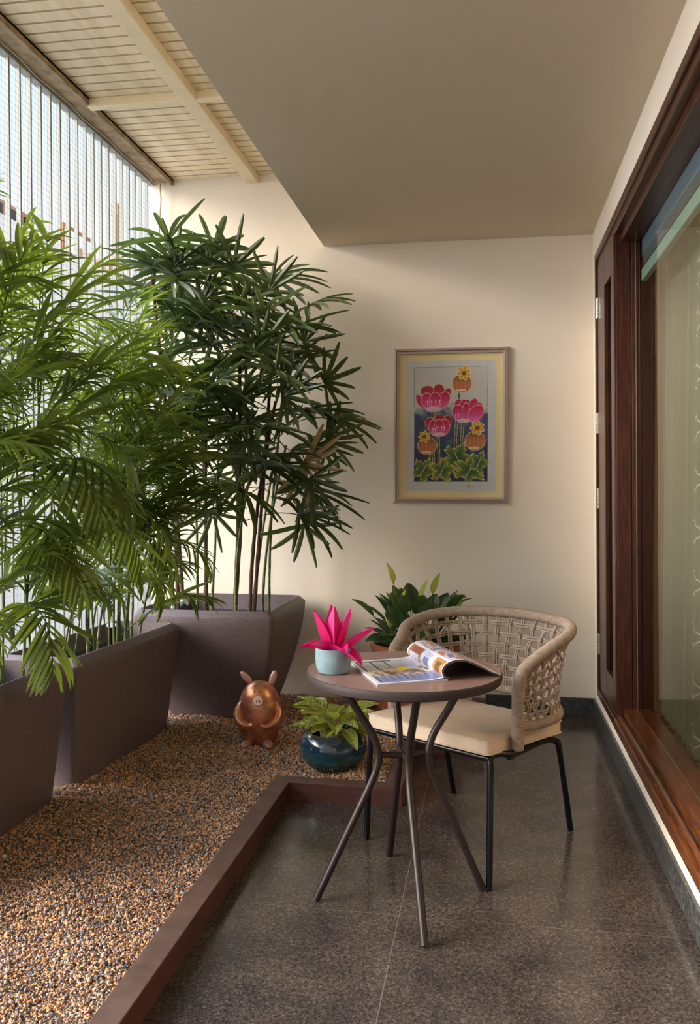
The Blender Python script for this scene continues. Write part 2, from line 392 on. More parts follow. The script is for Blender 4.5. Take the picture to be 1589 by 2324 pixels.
# knots
vs = []; 
for a in range(int((YB-2.05)/sp_)):
    for b in range(int(2.75/sp_)):
        yk = 2.0+a*sp_+.1*(b*sp_)/2.79; zk = .5+b*sp_-.05*(a*sp_)/3.2; r_ = .0015
        if yk > YB-.01 or yk < 2.5: continue
        m.add([(xn+r_, yk, zk), (xn-r_, yk, zk), (xn, yk+r_, zk), (xn, yk-r_, zk), (xn, yk, zk+r_), (xn, yk, zk-r_)],
              [(0, 2, 4), (2, 1, 4), (1, 3, 4), (3, 0, 4), (2, 0, 5), (1, 2, 5), (3, 1, 5), (0, 3, 5)])
m.obj('bird_netting', M_net, scr)
# rope of gathered net at the top edge and at the wall
m = MB(); random.seed(3)
m.tube([(XL+.03, 2.0+.16*i, 3.275+.006*math.sin(i*2.1)) for i in range(21)], .003, 5)
m.tube([(XL+.06+.006*math.sin(i*1.7), YB-.03, 3.27-.1*i) for i in range(24)], .005, 5)
m.obj('net_cord', mat('cord_beige', (186, 166, 136), .8), scr)

# ------------------------------------------------------------------ wooden door, sill and interior
door = bpy.data.objects.new('door_1', None); COL.objects.link(door); struct(door, 'dark brown wooden sliding glass door with a narrow casement')
def dbox(name, a, b, mt=M_door, bev=.003, parent=door, xf=lean):
    return MB().box(a, b).obj(name, mt, parent, bevel=bev, xf=xf)
fx0, fx1 = XW-.014, .80
m = MB(); m.box((fx0, YD-.035, .172), (fx1, YD, 2.665)); m.box((fx0, YE, 2.625), (fx1, YD-.035, 2.665)); m.box((fx0+.012, YE, 2.585), (fx1, YD-.035, 2.625))
m.obj('outer_frame', M_door, door, bevel=.004, xf=lean)
m = MB(); m.box((fx0, YJ, .172), (XW+.03, YD-.035, .215)); m.box((fx0+.012, YJ, .215), (fx1, YD-.035, .24)); m.obj('casement_sill', M_door, door, bevel=.004, xf=lean)
# casement sash
sx0, sx1 = XW-.004, XW+.036
m = MB(); m.box((sx0, 4.72, .24), (sx1, 4.995, 2.585)); m.box((sx0, YJ+.008, .24), (sx1, 4.46, 2.585)); m.box((sx0, 4.46, .24), (sx1, 4.72, .385)); m.box((sx0, 4.46, 2.42), (sx1, 4.72, 2.585))
cs = m.obj('casement_sash', M_door, door, bevel=.004, xf=lean)
for z in (.42, 1.24, 1.66, 2.30):
    m = MB(); 
    for q in range(5): m.tube([(sx0-.006, 4.985, z+q*.023), (sx0-.006, 4.985, z+q*.023+.021)], .0065, 10)
    m.box((sx0-.003, 4.955, z), (sx0, 4.985, z+.115))
    m.obj('hinge', M_steel, door, smooth=False, xf=lean)
MB().add([(XW+.015, 4.46, .385), (XW+.015, 4.72, .385), (XW+.015, 4.72, 2.42), (XW+.015, 4.46, 2.42)], [(3, 2, 1, 0)]).obj('casement_pane', M_pglass, door, xf=lean)
# jamb facing the sliding door
m = MB(); m.box((fx0+.02, YJ, .24), (.70, YJ+.07, 2.585)); m.box((.705, YJ, .24), (.80, YJ+.07, 2.585)); m.box((.69, YJ+.01, .24), (.72, YJ+.07, 2.585)); m.obj('jamb', M_door, door, bevel=.002, xf=lean)
# head and sill of the sliding part
m = MB(); m.box((.655, YE, 2.545), (.80, YJ, 2.585)); m.obj('head_rail', M_door, door, bevel=.003, xf=lean)
m = MB()
prof = [(fx0, .172), (fx0, .212), (fx0+.006, .220), (fx0+.020, .222), (fx0+.024, .232), (fx0+.034, .236), (fx0+.038, .228), (fx0+.046, .230), (fx0+.05, .262), (.66, .270), (.80, .270), (.80, .172)]
n_ = len(prof); m.add([(x, YE, z) for x, z in prof]+[(x, YJ, z) for x, z in prof], [tuple(range(n_))]+[(i, i+n_, (i+1) % n_+n_, (i+1) % n_) for i in range(n_)]+[tuple(range(2*n_-1, n_-1, -1))])
m.obj('moulded_sill', M_sill, door, xf=lean)
MB().box((.7225, YE, .270), (.7265, YJ, .2745)).obj('floor_track', M_steel, door, xf=lean)
MB().box((.7225, YJ-.004, .2745), (.7265, YJ, 2.545)).obj('edge_channel', M_steel, door, xf=lean)
MB().add([(.7245, YE, .276), (.7245, YJ-.004, .276), (.7245, YJ-.004, 2.545), (.7245, YE, 2.545)], [(3, 2, 1, 0)]).obj('glass_pane', M_glass, door, xf=lean)
# closing pieces beyond the door line, interior room
struct(MB().box((.80, -1.4, -.1), (5.2, 5.6, .235)).obj('floor_interior', mat('interior_floor', (96, 74, 56), .15)), 'dark interior floor behind the glass')
struct(MB().box((.80, 5.3, .1), (5.2, 5.5, 3.2)).obj('wall_interior_back', M_int), 'tan interior wall seen through the door glass')
struct(MB().box((5.0, -1.4, .1), (5.2, 5.5, 3.2)).obj('wall_interior_right', M_int))
struct(MB().box((.80, -1.5, .1), (5.2, -1.4, 3.2)).obj('wall_interior_front', M_int))
struct(MB().box((XW+.15, YD, .1), (1.0, 5.3, 2.84)).box((.80, YJ+.07, .1), (1.0, YD, 2.84)).obj('wall_interior_left', M_int))
# moulding pattern on the interior wall
m = MB()
for i in range(12):
    cx_ = 1.16+.105*i
    for r_ in (.05,):
        m.tube([(cx_+r_*math.cos(a*PI/8), 5.294, 2.56+r_*math.sin(a*PI/8)) for a in range(16)], .004, 6, closed=True)
for z in (2.44, 2.47, 2.65, 2.68): m.box((1.0, 5.292, z), (5.0, 5.3, z+.008))
tag(m.obj('wall_moulding', mat('moulding_tan', (150, 126, 92), .7)), 'raised ring pattern moulding high on the interior wall behind the glass', 'moulding')
# blind inside the glass
bl = thing('roller_blind', 'blue grey roller blind rolled up behind the top of the sliding glass', 'blind')
MB().box((.745, -.4, 2.455), (.79, 4.30, 2.54)).obj('cassette', mat('blind_blue', (128, 150, 172), .4), bl, bevel=.006, xf=lean)
MB().box((.748, -.4, 2.41), (.756, 4.28, 2.46)).obj('fabric', mat('blind_fabric', (104, 116, 120), .7), bl, xf=lean)
MB().box((.738, -.4, 2.335), (.764, 4.278, 2.392)).obj('bottom_rail', mat('blind_rail', (176, 206, 198), .35), bl, bevel=.004, xf=lean)
# curtain
def b_curt(n, b):
    t = N(n, 'TexCoord'); sp = N(n, 'SeparateXYZ'); n.links.new(t.outputs['Object'], sp.inputs[0])
    def tri(sg):
        a = N(n, 'Math', operation='MULTIPLY'); n.links.new(sp.outputs[1], a.inputs[0]); a.inputs[1].default_value = sg*6.5
        c = N(n, 'Math', operation='MULTIPLY_ADD'); n.links.new(sp.outputs[2], c.inputs[0]); c.inputs[1].default_value = 4.7; n.links.new(a.outputs[0], c.inputs[2])
        fr = N(n, 'Math', operation='FRACT'); n.links.new(c.outputs[0], fr.inputs[0])
        l = N(n, 'Math', operation='LESS_THAN'); n.links.new(fr.outputs[0], l.inputs[0]); l.inputs[1].default_value = .035; return l.outputs[0]
    mx_ = N(n, 'Math', operation='MAXIMUM'); n.links.new(tri(1), mx_.inputs[0]); n.links.new(tri(-1), mx_.inputs[1])
    g1 = N(n, 'Math', operation='COMPARE'); n.links.new(sp.outputs[1], g1.inputs[0]); g1.inputs[1].default_value = 3.64; g1.inputs[2].default_value = .10
    mm_ = N(n, 'Math', operation='MULTIPLY'); n.links.new(g1.outputs[0], mm_.inputs[0]); n.links.new(mx_.outputs[0], mm_.inputs[1]); mx_ = mm_
    n.links.new(mixc(n, mx_.outputs[0], (140, 142, 124), (214, 226, 210)), b.inputs['Base Color'])
    am = N(n, 'MapRange'); n.links.new(mx_.outputs[0], am.inputs[0]); am.inputs[3].default_value = .72; am.inputs[4].default_value = .95
    n.links.new(am.outputs[0], b.inputs['Alpha'])
M_curt = mat('sheer_curtain', rough=.8, build=b_curt)
m = MB(); k = 90; vs = []
for i in range(k+1):
    y = 3.45+.97*i/k; x = .845+.022*math.sin(i*.62)+.008*math.sin(i*1.7)
    for z in (.24, 1.0, 1.8, 2.78): vs.append((x, y, z))
m.add(vs, [(4*i+j, 4*i+j+1, 4*i+j+5, 4*i+j+4) for i in range(k) for j in range(3)])
tag(m.obj('sheer_curtain', M_curt, smooth=True), 'greenish sheer curtain with a white criss cross trellis stitched on it, behind the glass', 'curtain')
lamp('interior_cove_lamp', 'AREA', (2.2, 4.2, 2.45), 45, (1.0, .66, .30), dir=(0, 0, 1), size=1.2)
lamp('interior_room_lamp', 'POINT', (2.6, 2.6, 2.2), 45, (1.0, .78, .52), shadow_soft_size=.2)

# ------------------------------------------------------------------ kerb and gravel
kb = thing('garden_kerb', 'low brown wooden kerb edging the gravel bed in a stepped line', 'kerb')
KH = .08
def kpoly(name, P, mt, h0=0, h1=KH):
    n = len(P); m = MB(); m.cur = 0
    m.add([(x, y, h0) for x, y in P]+[(x, y, h1) for x, y in P], [])
    m.f.append(tuple(range(n, 2*n))); m.mi.append(1)
    for i in range(n): m.f.append((i, (i+1) % n, (i+1) % n+n, i+n)); m.mi.append(0)
    return m.obj(name, mt, kb, bevel=.0025)
kpoly('kerb_board', [(-.945, .4), (-.868, .4), (-.852, 3.588), (-.928, 3.664)], [M_kerbf, M_kerb])
kpoly('kerb_board', [(-.852, 3.588), (-.362, 3.588), (-.438, 3.664), (-.928, 3.664)], [M_kerbf, M_kerb])
kpoly('kerb_board', [(-.362, 3.588), (-.362, 4.30), (-.438, 4.376), (-.438, 3.664)], [M_kerbf, M_kerb])
kpoly('kerb_board', [(-.362, 4.30), (-.024, 4.30), (-.100, 4.376), (-.438, 4.376)], [M_kerbf, M_kerb])
kpoly('kerb_board', [(-.024, 4.30), (-.024, YB-.005), (-.100, YB-.005), (-.100, 4.376)], [M_kerbf, M_kerb])

rng = np.random.default_rng(5)
def ghgt(x, y):
    return .052+.006*np.sin(x*9+y*5)+.005*np.sin(y*13-x*4+1)+.004*np.sin(x*21+y*17)+.010*np.exp(-((x+1.5)/.5)**2)*(.6+.4*np.sin(y*3))
def inbed(x, y):
    k = -.94+.0055*(y-.4)
    return ((x < k-.005) & (y < 3.66)) | ((x < -.446) & (y >= 3.66)) | ((x < -.108) & (y > 4.384))
NS = 165000
xs = rng.uniform(-2.11, -.1, NS*2); ysr = rng.uniform(0, 1, NS*2); yy_ = 1.3+(YB-.01-1.3)*ysr
keep = inbed(xs, yy_) & (xs > -.95*yy_-.3)
# leave out what lies well under the planters
keep &= ~((xs < -1.8) & (yy_ < 4.3)) & ~((xs < -1.42) & (yy_ > 4.8) & (xs > -1.9))
xs = xs[keep]; yy_ = yy_[keep]
xs = xs[:150000]; yy_ = yy_[:150000]; n_ = len(xs)
base = np.array([(1, 0, 0), (-1, 0, 0), (0, 1, 0), (0, -1, 0), (0, 0, 1), (0, 0, -1)], float)
bev = np.array([(.75, .75, .0), (-.75, .75, 0), (-.75, -.75, 0), (.75, -.75, 0), (.5, .1, .85), (-.45, .35, .85), (-.1, -.5, .85), (0, 0, -.8)], float)
bf = np.array([(0, 1, 5), (0, 5, 4), (1, 2, 6), (1, 6, 5), (2, 3, 6), (3, 4, 6), (3, 0, 4), (4, 5, 6), (1, 0, 7), (2, 1, 7), (3, 2, 7), (0, 3, 7)])
sz = rng.lognormal(math.log(.0039), .28, n_)[:, None]*np.stack([rng.uniform(.8, 1.5, n_), rng.uniform(.6, 1.1, n_), rng.uniform(.45, .9, n_)], 1)
q = rng.normal(size=(n_, 4)); q[:, 1:3] *= .45; q /= np.linalg.norm(q, axis=1)[:, None]
w_, x_, y_, z_ = q.T
R = np.stack([1-2*(y_**2+z_**2), 2*(x_*y_-w_*z_), 2*(x_*z_+w_*y_), 2*(x_*y_+w_*z_), 1-2*(x_**2+z_**2), 2*(y_*z_-w_*x_), 2*(x_*z_-w_*y_), 2*(y_*z_+w_*x_), 1-2*(x_**2+y_**2)], 1).reshape(-1, 3, 3)
V = np.einsum('nij,nkj->nki', R, bev[None]*sz[:, None, :]*(1+rng.uniform(-.25, .25, (n_, 8, 1))))
zc = ghgt(xs, yy_)+rng.uniform(-.003, .006, n_)
V += np.stack([xs, yy_, zc], 1)[:, None, :]
Fc = (bf[None]+8*np.arange(n_)[:, None, None]).reshape(-1, 3)
me = bpy.data.meshes.new('gravel'); me.vertices.add(n_*8); me.vertices.foreach_set('co', V.reshape(-1).astype(np.float32))
nf = len(Fc); me.loops.add(nf*3); me.loops.foreach_set('vertex_index', Fc.reshape(-1).astype(np.int32)); me.polygons.add(nf)
me.polygons.foreach_set('loop_start', np.arange(0, nf*3, 3, dtype=np.int32)); me.polygons.foreach_set('loop_total', np.full(nf, 3, np.int32)); me.update(calc_edges=True)
at = me.attributes.new('stone', 'FLOAT', 'POINT'); at.data.foreach_set('value', np.repeat(rng.uniform(0, 1, n_), 8).astype(np.float32))
def b_gravel(n, b):
    a = N(n, 'Attribute'); a.attribute_name = 'stone'
    n.links.new(ramp(n, a.outputs['Fac'], [(0, (84, 82, 88)), (.14, (120, 114, 116)), (.34, (150, 138, 136)), (.46, (196, 150, 116)), (.66, (224, 162, 104)), (.85, (236, 186, 136)), (1, (232, 214, 200))]), b.inputs['Base Color'])
me.materials.append(mat('gravel_stone', rough=.7, build=b_gravel))
go = bpy.data.objects.new('gravel', me); COL.objects.link(go); tag(go, 'loose tan and grey gravel filling the planting bed', 'gravel', kind='stuff')
m = MB(); nx, ny = 40, 70
for x0, x1, y0, y1 in ((-2.12, -.93, .5, 3.64), (-2.12, -.445, 3.64, YB), (-.445, -.105, 4.38, YB)):
    vs = [(x0+(x1-x0)*i/nx, y0+(y1-y0)*j/ny, float(ghgt(np.float64(x0+(x1-x0)*i/nx), np.float64(y0+(y1-y0)*j/ny)))-.003) for j in range(ny+1) for i in range(nx+1)]
    m.add(vs, [(j*(nx+1)+i, j*(nx+1)+i+1, (j+1)*(nx+1)+i+1, (j+1)*(nx+1)+i) for j in range(ny) for i in range(nx)])
tag(m.obj('gravel_bed', mat('gravel_under', rough=.8, build=b_plaster((70, 58, 48), (150, 122, 92), 160, 1.)), smooth=True), 'packed grit under the loose gravel of the planting bed', 'gravel bed', kind='stuff')
ZG = .055

# ------------------------------------------------------------------ planters
def planter(name, label, x0, x1, y0, y1, h, taper, mt, rim=.035, bulge=0., rz=0., group=None, lipw=.03):
    """outer top rectangle x0..x1,y0..y1 at height h, tapered towards the base"""
    cx_, cy_ = (x0+x1)/2, (y0+y1)/2; hx, hy = (x1-x0)/2, (y1-y0)/2
    t = thing(name, label, 'planter', (cx_, cy_, ZG-.02), rz, group)
    m = MB(); lev = 14; NR = 6; rc = .03
    def ring(ax, ay, z, r):
        o = []
        for sx, sy, a0 in ((1, 1, 0), (-1, 1, 90), (-1, -1, 180), (1, -1, 270)):
            for k in range(NR+1):
                a = math.radians(a0+90*k/NR); o.append((sx*(ax-r)+r*math.cos(a), sy*(ay-r)+r*math.sin(a), z))
        return o
    rings = []
    for i in range(lev+1):
        s = i/lev; zt_ = h-.036
        e = 1-(1-s)**(1+bulge) if bulge else s
        ax = hx-taper[0]*(1-e); ay = hy-taper[1]*(1-e); z = s*zt_
        rings.append(ring(ax, ay, z, rc))
    rings.append(ring(hx-.003, hy-.003, h-.031, rc)); 
    rings.append(ring(hx-lipw, hy-lipw, h-.002, rc)); rings.append(ring(hx-lipw-.003, hy-lipw-.003, h, rc)); rings.append(ring(hx-lipw-.009, hy-lipw-.009, h-.001, rc)); rings.append(ring(hx-lipw-.012, hy-lipw-.012, h-.05, rc)); rings.append(ring(hx-lipw-.03, hy-lipw-.03, h-.11, rc))
    n = len(rings[0]); vs = [q for r_ in rings for q in r_]
    fs = [(i*n+j, i*n+(j+1) % n, (i+1)*n+(j+1) % n, (i+1)*n+j) for i in range(len(rings)-1) for j in range(n)]
    fs.append(tuple(range(n-1, -1, -1)))
    m.add(vs, fs); m.obj('planter_body', mt, t, smooth=True)
    m = MB(); q = ring(hx-lipw-.026, hy-lipw-.026, h-.095, rc); m.add(q, [tuple(range(len(q)))]); m.obj('soil', M_soil, t)
    return t
planter('rectangular_planter', 'square flared grey ribbed planter holding the lady palm against the back wall', -1.93, -1.125, 4.40, 5.205, .655, (.14, .24), M_planter_r, bulge=.55)
planter('rectangular_planter', 'long dark grey planter between the square planter and the one at the left edge', -2.085, -1.68, 3.385, 4.44, .59, (.055, .06), M_planter, rz=-.06, group='long dark grey planters')
planter('rectangular_planter', 'long dark grey planter cut off by the left edge of the photo', -2.10, -1.735, 2.25, 3.352, .59, (.045, .07), M_planter, group='long dark grey planters')

def spot(loc, tilt, az, label, mt):
    t = thing('garden_spotlight', label, 'spotlight', loc, 0, 'small spotlights in the planters')
    d = Vector((math.sin(tilt)*math.cos(az), math.sin(tilt)*math.sin(az), math.cos(tilt))); b = Vector((0, 0, .04))
    MB().tube([b, b+d*.09], .028, 20).obj('housing', mt, t, smooth=True)
    MB().tube([b+d*.088, b+d*.0925], .024, 20).obj('lens', M_lens, t)
    MB().tube([(0, 0, -.03), (0, 0, .05)], .007, 8).obj('spike', M_blk, t)
spot((-1.86, 4.02, .545), .35, -1.2, 'small black spotlight with a white lens standing in the long planter', M_blk)
spot((-1.80, 4.72, .61), 1.0, -.2, 'small grey spotlight lying tilted in the square planter', M_lampg)

# ------------------------------------------------------------------ palms
def fan_mesh(seed, n=8, L=.30):
    """lady palm leaf: petiole grows along +X, fan of straps at its end"""
    rnd = random.Random(seed); m = MB()
    pl = rnd.uniform(.16, .30); pts = [Vector((0, 0, 0))]; d = Vector((1, 0, .75)).normalized()
    for i in range(6): pts.append(pts[-1]+d*pl/6); d = (d+Vector((0, 0, -.13))).normalized()
    m.tube(pts, .0028, 5, cap=False); m.cur = 0
    c = pts[-1]; tilt = rnd.uniform(-.5, .5)
    spread = rnd.uniform(1.7, 2.3)
    nrm_ax = Vector((0, 1, 0))
    for k in range(n):
        a = -spread+2*spread*k/(n-1)+rnd.uniform(-.06, .06)
        dd = (d*math.cos(a)+Vector((0, 1, 0))*math.sin(a)).normalized()
        dd = (dd+Vector((0, 0, .12+.25*(1-abs(a)/spread)))).normalized()
        side = dd.cross(Vector((0, 0, 1))); ll = L*rnd.uniform(.85, 1.1)*(1-.12*abs(a)/spread)
        m.blade(c, dd, side, ll, rnd.uniform(.024, .036), droop=rnd.uniform(.15, 1.0), fold=.4, nseg=7, shape='strap')
    return m.mesh('frond', M_rhapis)
def pin_mesh(seed, L=.75, n=13, drop=1.9, leaf=.24, mt=None, start=1.3):
    """feather palm frond: rachis arches from +Z towards +X"""
    rnd = random.Random(seed); m = MB(); N_ = n+5; pts = [Vector((0, 0, 0))]; d = Vector((math.cos(start), 0, math.sin(start)))
    st = L/N_; ds = []
    sway = rnd.uniform(-.25, .25)
    for i in range(N_):
        ds.append(d.copy()); pts.append(pts[-1]+d*st); d = (d+Vector((.012, sway/N_, -drop/N_*(.5+i/N_)))).normalized()
    m.tube(pts[::2]+[pts[-1]] if len(pts) % 2 == 0 else pts[::2], [.0042*(1-.75*i/(len(pts)//2+1)) for i in range(len(pts[::2])+(1 if len(pts) % 2 == 0 else 0))], 5, cap=False)
    for i in range(4, N_+1):
        t = (i-4)/(N_-4); dd = ds[min(i, N_-1)]; sv = Vector((0, 1, 0)); upn = dd.cross(sv)
        if upn.z < 0 and upn.x > 0: pass
        ll = leaf*(.55+.75*math.sin(PI*(t*.8+.15)))*rnd.uniform(.85, 1.1)
        for sg in (1, -1):
            o = (dd*(.62+.5*t)+sv*sg*(1-.45*t)+Vector((0, 0, rnd.uniform(-.15, .35)))).normalized()
            side = o.cross(Vector((0, 0, 1)))
            if side.length < .1: side = Vector((0, 1, 0))
            m.blade(pts[i], o, side, ll, rnd.uniform(.018, .031), droop=rnd.uniform(.2, 1.3), fold=.3, nseg=6, shape='lance')
    return m.mesh('frond', mt or M_areca)
FANS = [fan_mesh(i, n=9+i % 4, L=.29+.02*(i % 4)) for i in range(10)]
PINS = [pin_mesh(i, L=.52+.08*(i % 4), n=7+i % 4, drop=.9+.55*(i % 3), leaf=.20+.02*(i % 3)) for i in range(9)]
LOWP = [pin_mesh(50+i, L=.55+.05*i, n=10, drop=2.4, leaf=.2, start=1.0) for i in range(4)]
def put(me, parent, loc, az, tilt=0, s=1., name='frond', roll=0):
    o = bpy.data.objects.new(name, me); COL.objects.link(o); o.parent = parent
    mt_ = Matrix.Translation(Vector(loc)) @ Matrix.Rotation(az, 4, 'Z') @ Matrix.Rotation(tilt, 4, 'Y') @ Matrix.Rotation(roll, 4, 'X') @ Matrix.Scale(s, 4)
    clear(o, mt_); return o
def clear(o, M0):
    # leaves rest against the wall and the net, they do not pass through
    n = len(o.data.vertices); co = np.empty(n*3, np.float32); o.data.vertices.foreach_get('co', co)
    M = np.array(M0); q = co.reshape(-1, 3) @ M[:3, :3].T+M[:3, 3]; q = q+np.array(o.parent.location)
    dy = max(0, q[:, 1].max()-(YB-.012)); dx = max(0, (XL+.045)-q[:, 0].min())
    o.matrix_basis = Matrix.Translation(Vector((dx, -dy, 0))) @ M0
def cane(parent, a, b, r, mt, seed, sagx=0):
    rnd = random.Random(seed); P = []; R_ = []; n = 26; a = Vector(a); b = Vector(b); off = Vector((rnd.uniform(-.03, .03), rnd.uniform(-.03, .03), 0))
    for i in range(n+1):
        t = i/n; q = a.lerp(b, t); q = Vector((a.x+(b.x-a.x)*t**1.5, a.y+(b.y-a.y)*t**1.5, q.z))+off*math.sin(PI*t)
        P.append(q); R_.append(r*(1.12 if i % 3 == 0 else .95)*(1-.25*t))
    MB().tube(P, R_, 8).obj('cane', mt, parent, smooth=True)

# lady palm (square planter)
lp = thing('lady_palm', 'tall lady palm with dark fan leaves on brown canes in the square planter', 'palm', (-1.53, 4.80, .61))
rnd = random.Random(11)
tops = []
#            base dx,dy     top dx,dy,dz
CANES = [(-.26, .05, -.36, .00, 1.92, 1), (-.22, -.14, -.34, -.22, 1.92, 1), (-.14, .12, -.10, .12, 1.98, 1), (-.05, -.08, .02, -.16, 1.72, 0), (.02, .16, .10, .14, 1.90, 1),
         (.10, -.12, .16, -.20, 1.55, 1), (.17, .04, .30, .00, 1.62, 1), (.20, -.14, .36, -.18, 1.22, 1), (.25, .10, .37, .04, 1.38, 0), (.24, -.02, .40, -.10, .98, 0),
         (.06, .02, .06, .00, 1.28, 1), (-.10, -.18, -.10, -.28, 1.12, 0), (.14, .15, .30, .12, 1.02, 0), (-.28, -.04, -.36, -.14, 1.25, 1), (.14, -.2, .26, -.30, .86, 0), (-.18, .2, -.22, .2, 1.4, 1)]
nfr = 0
for i, (bx, by, tx, ty, tz, fb) in enumerate(CANES):
    cane(lp, (bx, by, -.05), (tx, ty, tz), .012 if fb else .0085, M_fibre if fb else M_cane, 100+i)
    k = 6 if i < 6 else 5
    for j in range(k):
        z = tz-(.05+.02*(i > 7))*j-.02; t = z/tz; x = bx+(tx-bx)*t**1.5; y = by+(ty-by)*t**1.5
        az = i*1.1+j*2.4+rnd.uniform(-.4, .4)
        # crowns press away from the wall and outwards
        if math.sin(az) > .35 and rnd.random() < .6: az = -az
        put(FANS[(i*5+j*3) % 10], lp, (x, y, z), az, tilt=-.35+.13*j+rnd.uniform(-.15, .15), s=rnd.uniform(.92, 1.12), roll=rnd.uniform(-.6, .6)); nfr += 1
def face_fan(seed, n, mt):
    rnd = random.Random(seed); m = MB(); sp = rnd.uniform(1.45, 1.9)
    for k in range(n):
        a = -sp+2*sp*k/(n-1)+rnd.uniform(-.05, .05)
        d = Vector((math.sin(a), -.28+rnd.uniform(-.15, .15), math.cos(a)))
        m.blade((0, 0, 0), d, Vector((math.cos(a), .25, -math.sin(a))), rnd.uniform(.235, .30)*(1-.1*abs(a)/sp), rnd.uniform(.022, .033), droop=rnd.uniform(.0, .45), fold=.35, nseg=7, shape='strap')
    m.tube([(0, 0, 0), (0, .05, -.10), (0, .10, -.22)], .003, 5)
    return m.mesh('frond', mt)
FF = [face_fan(70+i, 8+i % 3, M_rhapis) for i in range(4)]+[face_fan(90, 9, M_dry)]
for px, py, yy, rot, k, sc in ((530, 605, 4.72, .05, 0, 1.05), (392, 598, 4.60, -.15, 1, 1.0), (455, 690, 4.66, -.3, 2, .95), (610, 665, 4.70, .5, 3, .95), (690, 780, 4.74, 1.2, 0, .95), (590, 790, 4.5, .8, 1, 1.),
                           (740, 1000, 4.78, 1.7, 2, .95), (690, 1050, 4.62, 2.2, 4, 1.0), (705, 1085, 4.50, 2.7, 3, .95), (690, 1190, 4.72, 2.5, 0, .95), (560, 1000, 4.42, 2.9, 1, .9), (640, 900, 4.5, 1.6, 2, 1.), (480, 1160, 4.5, 3.1, 3, .9), (735, 870, 4.8, 1.3, 1, .9)):
    X = (-1.449+(px-530)*.00256)*yy/4.75; Z = 1.35+(2.846-(py-510)*.0025-1.35)*yy/4.75
    o = put(FF[k], lp, (0, 0, 0), 0, s=sc); clear(o, Matrix.Translation(Vector((X+1.53, yy-4.80, Z-.61))) @ Matrix.Rotation(rot, 4, 'Y') @ Matrix.Scale(sc, 4))
# bamboo palms
def bamboo(label, loc, hx, hy, ncane, nf, seed, zmin, zmax, lows, extra=()):
    t = thing('bamboo_palm', label, 'palm', loc, 0, 'bamboo palms in the long planters'); rnd = random.Random(seed)
    for i in range(ncane):
        bx = rnd.uniform(-hx, hx)*.8; by = -hy*.9+1.8*hy*(i+.5)/ncane+rnd.uniform(-.03, .03); h = rnd.uniform(zmin, zmax)
        if i % 4 == 0: h = zmax-rnd.uniform(0, .12)
        tx = bx+rnd.uniform(-.04, .16); ty = by+rnd.uniform(-.14, .12)
        cane(t, (bx, by, -.05), (tx, ty, h), rnd.uniform(.0045, .0075), M_cane, seed*10+i)
        for j in range(nf):
            z = h-.12*j-rnd.uniform(0, .05); tt = z/h; x = bx+(tx-bx)*tt**1.5; y = by+(ty-by)*tt**1.5
            az = i*2.1+j*2.3+rnd.uniform(-.5, .5)
            if math.cos(az) < -.2: az = PI-az          # the bars keep fronds on the near side
            put(PINS[(i*4+j*5) % 9], t, (x, y, z), az, tilt=-.25+.22*j+rnd.uniform(-.15, .15), s=rnd.uniform(.7, 1.0))
    for i in range(7):
        put(LOWP[i % 4], t, (rnd.uniform(-.02, .10), -hy*.9+1.8*hy*(i+.5)/7, rnd.uniform(.28, .85)), rnd.uniform(-1.3, .5), rnd.uniform(.3, .7), rnd.uniform(.65, .95))
    for (x, y, z, az, tl, s, k) in lows: put(LOWP[k], t, (x, y, z), az, tl, s)
    return t
bamboo('leafy bamboo palm with arching feather fronds in the long planter behind the spotlight', (-1.87, 3.92, .545), .16, .42, 20, 4, 21, .46, 1.22,
       [(-.05, -.30, .55, -1.2, .5, .9, 0), (.02, .1, .5, -.4, .4, .8, 1), (.05, -.45, .75, -1.3, .45, .9, 2), (.0, .3, .42, -.6, .3, .7, 3), (.05, -.1, .7, -.9, .5, .8, 1)])
bamboo('leafy bamboo palm with light green feather fronds at the left edge of the photo', (-1.90, 2.85, .545), .12, .46, 18, 4, 33, .46, 1.32,
       [(.0, .38, .6, -.5, .5, .95, 0), (.05, .3, .85, -.2, .5, .9, 2), (.0, .44, .95, .2, .4, .9, 1), (.02, .2, .5, -.4, .4, .8, 3), (.06, .35, .42, .3, .5, .7, 0)])

# ------------------------------------------------------------------ blue pot with spotted plant
def leafy(name, parent, pts, mt, n=1): pass
bp = thing('glazed_bowl_pot', 'round blue green glazed bowl pot on the gravel under the table', 'pot', (-.712, 3.90, ZG))
prof = [(.095, 0), (.120, .012), (.148, .05), (.158, .09), (.155, .125), (.143, .152), (.128, .166), (.118, .170), (.110, .164), (.112, .145), (.120, .11)]
MB().lathe(prof, n=56).obj('bowl', M_glaze, bp, smooth=True)
MB().lathe([(.0, .125), (.118, .125)], n=40, capb=False).obj('soil', M_soil, bp)
MB().lathe([(.060, .12), (.064, .160), (.066, .166), (.063, .168), (.060, .160), (.058, .13)], n=36, capb=False).obj('inner_pot', mat('inner_pot_tan', (176, 166, 140), .6), bp, smooth=True)
ag = thing('aglaonema', 'spotted yellow green leafy plant growing out of the blue glazed bowl', 'plant', (-.712, 3.90, ZG+.13))
rnd = random.Random(8)
